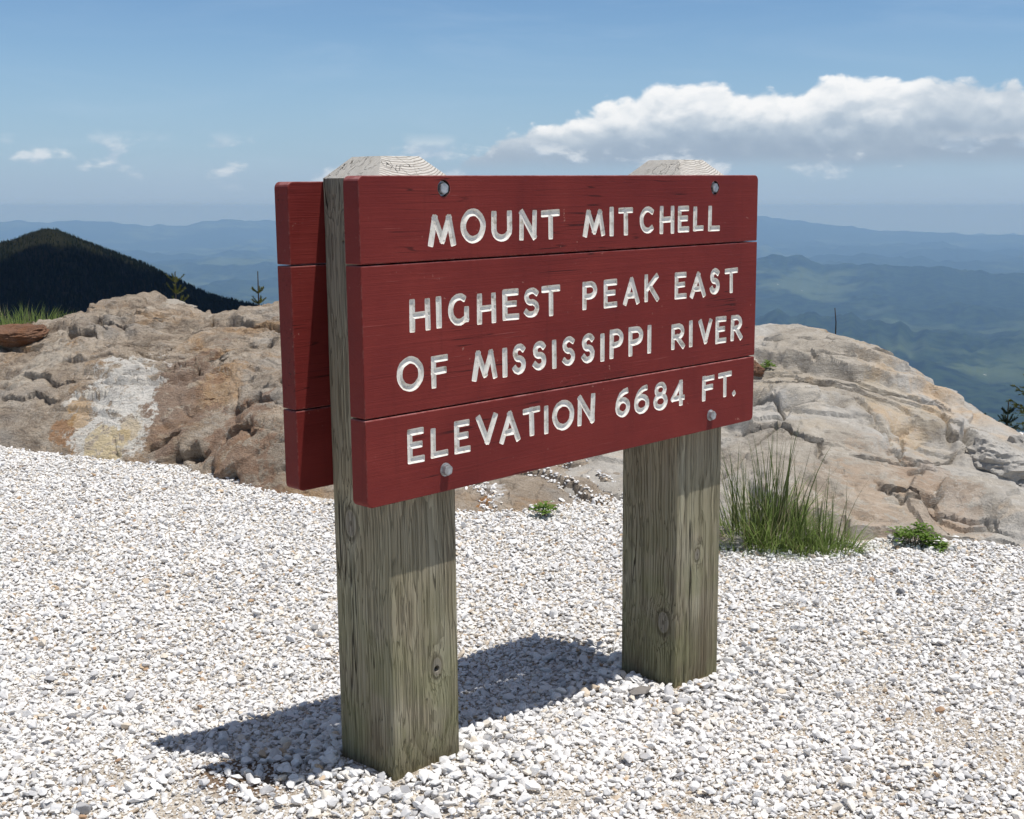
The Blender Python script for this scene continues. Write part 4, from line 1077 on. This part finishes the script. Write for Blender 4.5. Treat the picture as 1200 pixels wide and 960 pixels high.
BOLTS = [(0.2258, 0.6475, 0.014), (1.1706, 0.6420, 0.014), (0.2148, 0.0445, 0.0), (1.1660, 0.0395, 0.0)]
GAP = 0.0016
BOARDS = [(Z1 + GAP, H_, (0, 0, 1, 1), 0.000, 0.0), (Z2 + GAP, Z1 - GAP, (0, 0, 0, 0), 0.0035, 0.0012), (0.0, Z2 - GAP, (1, 1, 0, 0), -0.001, -0.001)]
jr = random.Random(5)
for bi, (z0, z1, corners, dxr, dyf) in enumerate(BOARDS):
    bm = rounded_board(0.0 + dxr * 0.4, W_ + dxr, z0, z1, corners, T_)
    cut = []
    for (ch, xa, xb, za, zb) in TEXT[bi]:
        thin = HALF * 0.95
        for st in GL[ch]:
            closed = isinstance(st[0], str)
            pts = st[1] if closed else st
            w_, h_ = max(xb - xa - 2 * thin, 0.0), zb - za - 2 * thin
            pts = [(xa + thin + px_ * w_, za + thin + pz_ * h_) for px_, pz_ in pts]
            # tiny overlaps must not be exact: jitter the hand a little
            pts = [(a + jr.uniform(-0.0005, 0.0005), b + jr.uniform(-0.0005, 0.0005)) for a, b in pts]
            cut.append((groove_cutter(pts, closed, jr), 1))
    for (bx_, bz_, dep) in BOLTS:
        if dep and z0 < bz_ < z1: cut.append((cyl_cutter(bx_, bz_, 0.0175, dep), 2))
    res = carve(bm, cut)
    # the routed faces become letters, one object each
    bm = bmesh.new(); bm.from_mesh(res); bm.faces.ensure_lookup_table()
    white = [f for f in bm.faces if f.material_index == 1]
    seen, groups = set(), []
    for f in white:
        if f.index in seen: continue
        stack, comp = [f], []
        seen.add(f.index)
        while stack:
            g_ = stack.pop(); comp.append(g_)
            for e in g_.edges:
                for h in e.link_faces:
                    if h.material_index == 1 and h.index not in seen: seen.add(h.index); stack.append(h)
        groups.append(comp)
    letters = []
    for comp in groups:
        vid, V, Fc = {}, [], []
        for f in comp:
            idx = []
            for v in f.verts:
                if v.index not in vid: vid[v.index] = len(V); V.append(tuple(v.co + Vector((0, dyf, 0)) - OFF))
                idx.append(vid[v.index])
            Fc.append(idx)
        letters.append((V, Fc))
    bmesh.ops.delete(bm, geom=white, context='FACES')
    for v in bm.verts:
        if bi == 2 and v.co.z < 0.03: v.co.z -= 0.0055 * (1 - v.co.x / W_)      # the bottom board is a little deeper at its left end
        v.co += Vector((0, dyf, 0)) - OFF
    board = bm_obj('board', bm, [M_paint, M_white, M_hole], sign)
    board['label'] = ('red top board reading MOUNT MITCHELL', 'wide red middle board reading HIGHEST PEAK EAST OF MISSISSIPPI RIVER', 'red bottom board reading ELEVATION 6684 FT.')[bi]
    for V, Fc in letters: mesh_obj('letter', V, Fc, M_white, board)
    print('board', bi, 'letters', len(letters), 'of', len(TEXT[bi]))
for bi, (z0, z1, corners, dxr, dyf) in enumerate(BOARDS):          # the plain boards on the back of the posts
    bm = rounded_board(0.0036, W_ + 0.002, z0, z1, corners, T_)
    for v in bm.verts: v.co += Vector((0, T_ + D_, -0.0098)) - OFF
    b_ = bm_obj('board', bm, [M_paint], sign)
    b_['label'] = 'plain red board bolted to the back of the posts'
bpy.data.collections.remove(tmp_coll)

# ---- posts
def post(x, pith, knots, seed, holes):
    y0, y1, zb, zt, ch = T_, T_ + D_, -1.05, 0.671, 0.046
    bm = bmesh.new()
    rnd = random.Random(seed)
    r_ = 0.005
    ring = []
    for (cx, cy, a0) in ((x + r_, y0 + r_, 180), (x + PW - r_, y0 + r_, 270), (x + PW - r_, y1 - r_, 0), (x + r_, y1 - r_, 90)):
        for i in range(4):
            a = rad(a0 + 30 * i); ring.append((cx + r_ * math.cos(a), cy + r_ * math.sin(a)))
    zs = [zb + (zt - zb) * i / 60 for i in range(61)]
    rows = []
    for z in zs:
        row = []
        for (qx, qy) in ring:
            wv = 0.0016 * mnoise.noise(Vector((qx * 9, qy * 9, z * 3.0 + seed))) + 0.0010 * mnoise.noise(Vector((qx * 30, qy * 30, z * 22 + seed)))
            row.append(bm.verts.new((qx + wv, qy + wv * 0.7, z)))
        rows.append(row)
    cx, cy = x + PW / 2, (y0 + y1) / 2
    k_ = (PW / 2 - ch) / (PW / 2)
    rows.append([bm.verts.new((cx + (qx - cx) * k_, cy + (qy - cy) * k_, zt + ch * 0.98)) for qx, qy in ring])
    n = len(ring)
    for A, B in zip(rows, rows[1:]):
        for j in range(n): bm.faces.new((A[j], A[(j + 1) % n], B[(j + 1) % n], B[j]))
    bm.faces.new(rows[-1]); bm.faces.new(rows[0][::-1])
    bmesh.ops.recalc_face_normals(bm, faces=bm.faces)
    for v in bm.verts: v.co -= OFF
    kn = [tuple(Vector(k2[:3]) - OFF) + (k2[3],) for k2 in knots]
    pp_ = Vector((pith[0], pith[1], 0)) - OFF
    o = bm_obj('post', bm, wood_material('weathered_post_wood', (pp_.x, pp_.y), kn, seed), sign)
    return o
def holed(o, spots):                                  # old bolt holes: real bores
    for (x, y, z, axis, r_) in spots:
        bm = bmesh.new()
        rot = Matrix.Rotation(math.pi / 2, 4, 'X') if axis == 'y' else Matrix.Rotation(math.pi / 2, 4, 'Y')
        bmesh.ops.create_cone(bm, cap_ends=True, segments=14, radius1=r_, radius2=r_ * 0.9, depth=0.06, matrix=Matrix.Translation(Vector((x, y, z)) - OFF) @ rot)
        me = bpy.data.meshes.new('c'); bm.to_mesh(me); bm.free(); c = bpy.data.objects.new('c', me); sc.collection.objects.link(c)
        md = o.modifiers.new('b', 'BOOLEAN'); md.operation = 'DIFFERENCE'; md.solver = 'EXACT'
        c.parent = o.parent; md.object = c
        dg = bpy.context.evaluated_depsgraph_get(); dg.update()
        res = bpy.data.meshes.new_from_object(o.evaluated_get(dg))
        o.modifiers.clear(); o.data = res
        bpy.data.objects.remove(c)
p1 = post(P1, (P1 + 0.10, T_ + 0.215), [(P1, T_ + 0.134, -0.088, 0.021), (P1 + 0.130, T_, -0.425, 0.015)], 3, None)
holed(p1, [(P1 + 0.130, T_, -0.429, 'y', 0.0085), (P1, T_ + 0.129, 0.536, 'x', 0.004)])
p2 = post(P2, (P2 + 0.09, T_ + 0.23), [(P2, T_ + 0.0445, -0.550, 0.021), (P2 + 0.092, T_, -0.364, 0.011)], 8, None)

# ---- bolts
def metal_material():
    m, t, bs = new_mat('galvanised_steel')
    p = t.new('ShaderNodeTexCoord').outputs['Object']
    n = t.noise(p, 90, 4, 0.6)
    t.l.new(t.ramp(n, [(0.3, (0.30, 0.30, 0.31)), (0.6, (0.55, 0.56, 0.57)), (0.8, (0.66, 0.66, 0.66))]), bs.inputs['Base Color'])
    bs.inputs['Metallic'].default_value = 0.75
    t.l.new(t.step(n, 0.3, 0.7, 0.35, 0.6), bs.inputs['Roughness'])
    return m
M_metal = metal_material()
for (bx_, bz_, dep) in BOLTS:
    y_ = dep if dep else 0.0
    if dep: y_ = dep - 0.004
    bm = bmesh.new()
    head = bmesh.ops.create_cone(bm, cap_ends=True, segments=6, radius1=0.0128, radius2=0.0128, depth=0.011,
                          matrix=Matrix.Translation(L(bx_, y_ - 0.0075, bz_)) @ Matrix.Rotation(math.pi / 2, 4, 'X') @ Matrix.Rotation(jr.uniform(0, 1), 4, 'Z'))
    bmesh.ops.bevel(bm, geom=list(bm.edges), offset=0.0012, segments=2, affect='EDGES')
    b_ = bm_obj('bolt', bm, M_metal, sign)
    bm = bmesh.new()
    bmesh.ops.create_cone(bm, cap_ends=True, segments=24, radius1=0.0150 if not dep else 0.0160, radius2=0.0150 if not dep else 0.0160, depth=0.0022,
                          matrix=Matrix.Translation(L(bx_, y_ - 0.0014, bz_)) @ Matrix.Rotation(math.pi / 2, 4, 'X'))
    bm_obj('washer', bm, M_metal, b_)

# ================================================================== PLANTS
def leaf_material(name, c0, c1, scale=40, trans=0.25):
    m, t, bs = new_mat(name)
    p = t.new('ShaderNodeNewGeometry').outputs['Position']
    n = t.noise(p, scale, 3, 0.6)
    t.l.new(t.mix(n, c0, c1), bs.inputs['Base Color']); bs.inputs['Roughness'].default_value = 0.55
    bs.inputs['Specular IOR Level'].default_value = 0.25
    if trans:
        out = m.node_tree.nodes['Material Output']
        tr = t.new('ShaderNodeBsdfTranslucent'); t.l.new(t.mix(n, tuple(x * 1.3 for x in c0), tuple(x * 1.4 for x in c1)), tr.inputs[0])
        mx = t.new('ShaderNodeMixShader'); mx.inputs[0].default_value = trans
        t.l.new(bs.outputs[0], mx.inputs[1]); t.l.new(tr.outputs[0], mx.inputs[2]); t.l.new(mx.outputs[0], out.inputs[0])
    return m
M_blade = leaf_material('grass_blade', (0.10, 0.17, 0.036), (0.29, 0.36, 0.12), 40, 0.4)
M_blade_dark = leaf_material('grass_blade_dark', (0.050, 0.080, 0.024), (0.135, 0.165, 0.055))
M_dry = leaf_material('dry_grass', (0.30, 0.25, 0.14), (0.48, 0.42, 0.27))
M_leaf = leaf_material('herb_leaf', (0.085, 0.17, 0.026), (0.22, 0.32, 0.065), 40, 0.35)
M_needle = leaf_material('spruce_needle', (0.075, 0.10, 0.022), (0.19, 0.18, 0.045), 25, 0.1)
M_needle_dark = leaf_material('spruce_needle_dark', (0.014, 0.026, 0.014), (0.030, 0.045, 0.020), 25, 0.0)
M_bark = leaf_material('bark', (0.075, 0.058, 0.042), (0.15, 0.12, 0.09), 60, 0.0)

def blade_geo(V, Fc, base, h, az_, lean, curl, w, rr, nseg=6):
    d = Vector((math.cos(az_), math.sin(az_), 0)); side = Vector((-d.y, d.x, 0))
    tw = rr.uniform(-0.8, 0.8); side = (side * math.cos(tw) + d * math.sin(tw) * 0.6).normalized()
    p = Vector(base); th = lean
    b0 = len(V)
    for i in range(nseg + 1):
        t_ = i / nseg
        ww = w * (1 - t_ ** 1.6) * (0.7 + 0.3 * min(1, t_ * 5)) + 0.0002
        V.append(tuple(p - side * ww * 0.5)); V.append(tuple(p + side * ww * 0.5))
        p = p + (d * math.sin(th) + Vector((0, 0, math.cos(th)))) * (h / nseg)
        th += curl / nseg * (0.5 + t_)
    for i in range(nseg):
        a = b0 + 2 * i; Fc.append((a, a + 1, a + 3, a + 2))
def clump(name, label, base, kinds, seed, footprint, zfun):
    """kinds: (part name, material, count, height range, width range, lean range, curl range, radius factor)"""
    rr = random.Random(seed)
    root = empty(name, base); tag(root, label, 'grass')
    for (pn, mat, cnt, hr, wr, lr, cr_, rf) in kinds:
        V, Fc = [], []
        for _ in range(cnt):
            a = rr.uniform(0, math.tau); q = math.sqrt(rr.random()) * rf
            ox, oy = math.cos(a) * q * footprint[0], math.sin(a) * q * footprint[1]
            zz = zfun(base[0] + ox, base[1] + oy) - base[2] - 0.01
            az_ = a + rr.gauss(0, 0.9)
            blade_geo(V, Fc, (ox, oy, zz), rr.uniform(*hr) * (1.1 - 0.4 * q), az_, rr.uniform(*lr) * (0.4 + q), rr.uniform(*cr_), rr.uniform(*wr), rr)
        o = mesh_obj(pn, V, Fc, mat, root)
        o['kind'] = 'stuff'
    return root
def surf(f):
    def g(x, y): return max(float(f(np.array(x), np.array(y))), float(ground(np.array(x), np.array(y))))
    return g
gz = surf(f_right)
b = on_z(895, 640, -0.08); b.z = gz(b.x, b.y)
clump('grass_clump', 'tall dark green grass clump at the foot of the grey outcrop', b,
      [('tall_blade', M_blade_dark, 120, (0.30, 0.56), (0.004, 0.008), (0.02, 0.30), (0.05, 0.75), 0.75), ('blade', M_blade, 640, (0.10, 0.36), (0.003, 0.0065), (0.10, 0.95), (0.3, 1.7), 1.0),
       ('dry_stem', M_dry, 110, (0.20, 0.44), (0.002, 0.004), (0.1, 0.6), (0.1, 0.9), 0.9)], 3, (0.20, 0.13), gz)
b = on_z(965, 648, -0.08); b.z = gz(b.x, b.y)
clump('grass_clump', 'short bright green grass tuft spilling onto the gravel beside the tall clump', b,
      [('blade', M_blade, 420, (0.07, 0.22), (0.003, 0.006), (0.15, 0.8), (0.3, 1.4), 1.0), ('tall_blade', M_blade_dark, 26, (0.22, 0.40), (0.003, 0.006), (0.02, 0.3), (0.1, 0.5), 0.6), ('dry_stem', M_dry, 30, (0.1, 0.25), (0.002, 0.003), (0.2, 0.9), (0.2, 0.9), 1.0)], 4, (0.15, 0.08), gz)
gl = surf(f_left)
q_ = at(28, 388, 9.4); b = Vector((q_.x, q_.y, q_.z - 0.03))
clump('grass_clump', 'sunlit green grass growing on top of the brown outcrop', b,
      [('blade', M_blade, 900, (0.10, 0.27), (0.004, 0.008), (0.05, 0.5), (0.2, 1.0), 1.0), ('dry_stem', M_dry, 60, (0.15, 0.30), (0.003, 0.004), (0.0, 0.4), (0.1, 0.6), 1.0)], 5, (0.50, 0.30), lambda x, y: b.z)

def herb(name, label, base, n, spread, hgt, leafs, seed, mat=None):
    rr = random.Random(seed); root = empty(name, base); tag(root, label, 'plant')
    V, Fc = [], []; SV, SF = [], []
    for i in range(n):
        a = rr.uniform(0, math.tau); q = math.sqrt(rr.random())
        tip = Vector((math.cos(a) * q * spread[0], math.sin(a) * q * spread[1], hgt * (1.05 - q * 0.7) * rr.uniform(0.5, 1.0)))
        blade_geo(SV, SF, (tip.x * 0.2, tip.y * 0.2, -0.02), tip.length + 0.01, a, math.atan2(q * spread[0], hgt), 0.2, 0.003, rr, 3)
        for j in range(leafs):
            la = rr.uniform(0, math.tau); L_ = rr.uniform(0.016, 0.034); wd = L_ * 0.45
            d = Vector((math.cos(la), math.sin(la), rr.uniform(-0.25, 0.5))).normalized(); sd = d.cross(Vector((0, 0, 1))).normalized()
            o_ = tip * rr.uniform(0.55, 1.0); up = Vector((0, 0, 1)) * L_ * 0.12
            b0 = len(V)
            V += [tuple(o_), tuple(o_ + d * L_ * 0.45 - sd * wd * 0.5 + up), tuple(o_ + d * L_), tuple(o_ + d * L_ * 0.45 + sd * wd * 0.5 + up), tuple(o_ + d * L_ * 0.5)]
            Fc += [(b0, b0 + 1, b0 + 4), (b0 + 1, b0 + 2, b0 + 4), (b0 + 2, b0 + 3, b0 + 4), (b0 + 3, b0, b0 + 4)]
    l_ = mesh_obj('leaves', V, Fc, mat or M_leaf, root); l_['kind'] = 'stuff'
    st = mesh_obj('stems', SV, SF, M_bark, root); st['kind'] = 'stuff'
    return root
q_ = on_z(1072, 634, -0.06); q_.z = gz(q_.x, q_.y); herb('herb', 'low bright green herb at the edge of gravel and grey rock', q_, 60, (0.12, 0.08), 0.14, 7, 1)
q_ = on_z(1098, 640, -0.07); q_.z = gz(q_.x, q_.y); herb('herb', 'smaller creeping herb just beyond the bright one on the gravel edge', q_, 18, (0.07, 0.05), 0.05, 6, 2)
q_ = on_z(636, 600, -0.06); q_.z = gl(q_.x, q_.y) + 0.01; herb('herb', 'small leafy herb in a rock cleft seen between the posts', q_, 26, (0.07, 0.09), 0.09, 6, 6)
q_ = at(899, 432, 6.95); herb('herb', 'mossy tuft in the hollow beside the rusty block', q_, 16, (0.06, 0.05), 0.05, 6, 8)

def spruce(name, label, base, height, spreadr, seed, mat, top_only=0.0, bare_top=0.15, group=None):
    rr = random.Random(seed); root = empty(name, base); tag(root, label, 'tree', group)
    TV, TF = [], []
    nb = 7; rows = 9
    for i in range(rows + 1):
        t_ = i / rows; r_ = 0.012 * height * (1 - t_) + 0.004
        for j in range(nb):
            a = math.tau * j / nb; TV.append((r_ * math.cos(a), r_ * math.sin(a), t_ * height))
    for i in range(rows):
        for j in range(nb): TF.append((i * nb + j, i * nb + (j + 1) % nb, (i + 1) * nb + (j + 1) % nb, (i + 1) * nb + j))
    mesh_obj('trunk', TV, TF, M_bark, root, True)
    V, Fc = [], []
    def needles(p0, p1, n, ln):
        d = (p1 - p0); dn = d.normalized()
        for _ in range(n):
            o_ = p0 + d * rr.random(); v = Vector((rr.gauss(0, 1), rr.gauss(0, 1), rr.gauss(0, 1) + 0.5)); v = (v - dn * v.dot(dn)).normalized()
            nd = (v * 0.8 + dn * 0.7).normalized() * ln * 1.35 * rr.uniform(0.7, 1.2); sd = nd.cross(dn).normalized() * 0.0026
            b0 = len(V); V.extend([tuple(o_ - sd), tuple(o_ + sd), tuple(o_ + nd)]); Fc.append((b0, b0 + 1, b0 + 2))
    z = height * (1 - bare_top * 0.2)
    needles(Vector((0, 0, height * (1 - bare_top))), Vector((0, 0, height)), 60, 0.014)
    zlev = height * (1 - bare_top)
    zlev = height * (1 - bare_top * 0.55)
    while zlev > height * max(0.05, top_only):
        t_ = 1 - zlev / height
        L_ = spreadr * (0.12 + t_ * 0.95) * rr.uniform(0.8, 1.1)
        nbr = rr.randint(4, 6); a0 = rr.uniform(0, 6)
        for j in range(nbr):
            a = a0 + math.tau * j / nbr + rr.gauss(0, 0.15)
            d = Vector((math.cos(a), math.sin(a), 0)); p = Vector((0, 0, zlev)); el_ = rr.uniform(0.25, 0.7) * (1 - t_)
            segs = 4
            for s_ in range(segs):
                q2 = p + (d * math.cos(el_) + Vector((0, 0, math.sin(el_)))) * L_ / segs
                needles(p, q2, int(22 + 190 * L_ / segs), 0.016)
                sd = Vector((-d.y, d.x, 0)) * 0.002; b0 = len(V)
                V.extend([tuple(p - sd), tuple(p + sd), tuple(q2 + sd), tuple(q2 - sd)]); Fc.append((b0, b0 + 1, b0 + 2, b0 + 3))
                if L_ > 0.18 and s_ >= 1:
                    for sg in (-1, 1):
                        dd = (d * 0.8 + Vector((-d.y, d.x, 0)) * sg * 0.7).normalized()
                        q3 = q2 + dd * L_ * 0.33 * (1 - s_ / 6); needles(q2, q3, int(18 + 120 * L_ * 0.3), 0.015)
                p = q2; el_ += 0.12
        zlev -= height * rr.uniform(0.022, 0.04) + 0.02
    c = mesh_obj('crown', V, Fc, mat, root); c['kind'] = 'stuff'
    return root
def plant_spruce(u, v_top, dep, seed, label, spreadr, mat=None, bare_top=0.08, hmin=0.0, name='spruce_tree'):
    tp = at(u, v_top, dep); zb = float(-0.45 - max(math.hypot(tp.x, tp.y) - 8.5, 0) * 0.60) - 0.1
    return spruce(name, label, Vector((tp.x, tp.y, zb)), tp.z - zb, spreadr, seed, mat or M_needle, 0.25, bare_top)
plant_spruce(205, 319, 11.2, 1, 'spruce sapling tip rising behind the pale boulder on the crest', 0.75, bare_top=0.05)
plant_spruce(302, 318, 11.6, 2, 'thin spruce leader rising behind the brown outcrop beside the sign', 0.42, bare_top=0.11)
plant_spruce(853, 344, 10.6, 3, 'spruce hidden behind the sign with one yellow-green branch showing past it', 0.85)
plant_spruce(1224, 372, 10.4, 5, 'spruce branches reaching in above the end of the grey outcrop', 0.62)
plant_spruce(1150, 484, 9.6, 6, 'short dark spruce tip behind the low end of the grey outcrop', 0.5, M_needle_dark)
plant_spruce(1182, 470, 9.8, 7, 'dark slender spruce tip below the reaching spruce branches', 0.4, M_needle_dark, bare_top=0.12)
# dead stick on the right outcrop
tp = at(979, 361, 8.6); bt = at(981, 400, 8.6); bt.z -= 0.25
V, Fc = [], []
for i in range(6):
    t_ = i / 5; c = bt.lerp(tp, t_) - bt; r_ = 0.007 * (1 - 0.55 * t_)
    for j in range(6): V.append((c.x + r_ * math.cos(j * 1.047) + 0.004 * math.sin(i * 2.1), c.y + r_ * math.sin(j * 1.047), c.z))
for i in range(5):
    for j in range(6): Fc.append((i * 6 + j, i * 6 + (j + 1) % 6, (i + 1) * 6 + (j + 1) % 6, (i + 1) * 6 + j))
Fc.append(tuple(range(30, 36)))
o = mesh_obj('dead_stem', V, Fc, leaf_material('dead_bark', (0.02, 0.018, 0.016), (0.06, 0.05, 0.042), 60, 0.0), None, True); o.location = bt
tag(o, 'thin dead stem sticking up behind the crest of the grey outcrop', 'stick')

# ---- single stones that stand out of the gravel
def loose_stone(u, v, size, seed, colr, label):
    m, t, bs = new_mat('loose_stone'); p = t.new('ShaderNodeTexCoord').outputs['Object']
    n = t.noise(p, 40, 4, 0.65); t.l.new(t.mix(n, tuple(x * 0.7 for x in colr), tuple(min(1, x * 1.25) for x in colr)), bs.inputs['Base Color'])
    bs.inputs['Roughness'].default_value = 0.8; bump(t, bs, n, 0.004, 0.6)
    bm = crushed_stone(seed, 18); bmesh.ops.bevel(bm, geom=list(bm.edges), offset=0.05, segments=2, affect='EDGES', clamp_overlap=True)
    for q in bm.verts: q.co = Vector((q.co.x * size[0], q.co.y * size[1], q.co.z * size[2]))
    o = bm_obj('stone', bm, m)
    c = on_z(u, v, -0.02 if v > 830 else -0.06)
    o.location = (c.x, c.y, float(ground(np.array(c.x), np.array(c.y))) + size[2] * 0.30 + 0.012); o.rotation_euler = (0.1, -0.12, seed * 1.3)
    tag(o, label, 'stone')
loose_stone(750, 818, (0.044, 0.030, 0.030), 3, (0.23, 0.21, 0.19), 'flat dark grey stone beside the right-hand post at the shadow end')
loose_stone(322, 893, (0.030, 0.020, 0.018), 6, (0.62, 0.60, 0.58), 'pale stone lying on bare brown dirt inside the sign shadow')
loose_stone(1055, 437 + 255, (0.026, 0.018, 0.02), 9, (0.20, 0.20, 0.21), 'dark pebble alone on white gravel below the short grass tuft')

# ---- the cloud that shades the near ridge (out of the picture, above it)
def shade_cloud():
    m, t, bs = new_mat('cloud_white'); bs.inputs['Base Color'].default_value = (0.9, 0.9, 0.9, 1); bs.inputs['Roughness'].default_value = 1
    bm = bmesh.new(); rr = random.Random(2)
    hgt = 800.0; off = Vector((sun_dir.x / sun_dir.z, sun_dir.y / sun_dir.z)) * hgt
    for i in range(70):
        a_ = rad(rr.uniform(-42, -6)); r_ = rr.uniform(480, 905)
        if math.degrees(a_) > -16: r_ = rr.uniform(480, 930)
        x, y = r_ * math.sin(a_) + off.x, r_ * math.cos(a_) + off.y
        s_ = rr.uniform(70, 110)
        res = bmesh.ops.create_icosphere(bm, subdivisions=3, radius=1.0, matrix=Matrix.Translation((x, y, hgt - 60 + rr.uniform(-20, 40))) @ Matrix.Diagonal((s_, s_, s_ * 0.5, 1)))
        for v in res['verts']: v.co += Vector((0, 0, 1)) * 30 * mnoise.noise(v.co / 60) + Vector((1, 0.6, 0)) * 25 * mnoise.noise(v.co / 45 + Vector((9, 0, 0)))
    o = bm_obj('cloud', bm, m, smooth=True)
    tag(o, 'white cloud hanging over the dark ridge and shading its flank', 'cloud')
shade_cloud()
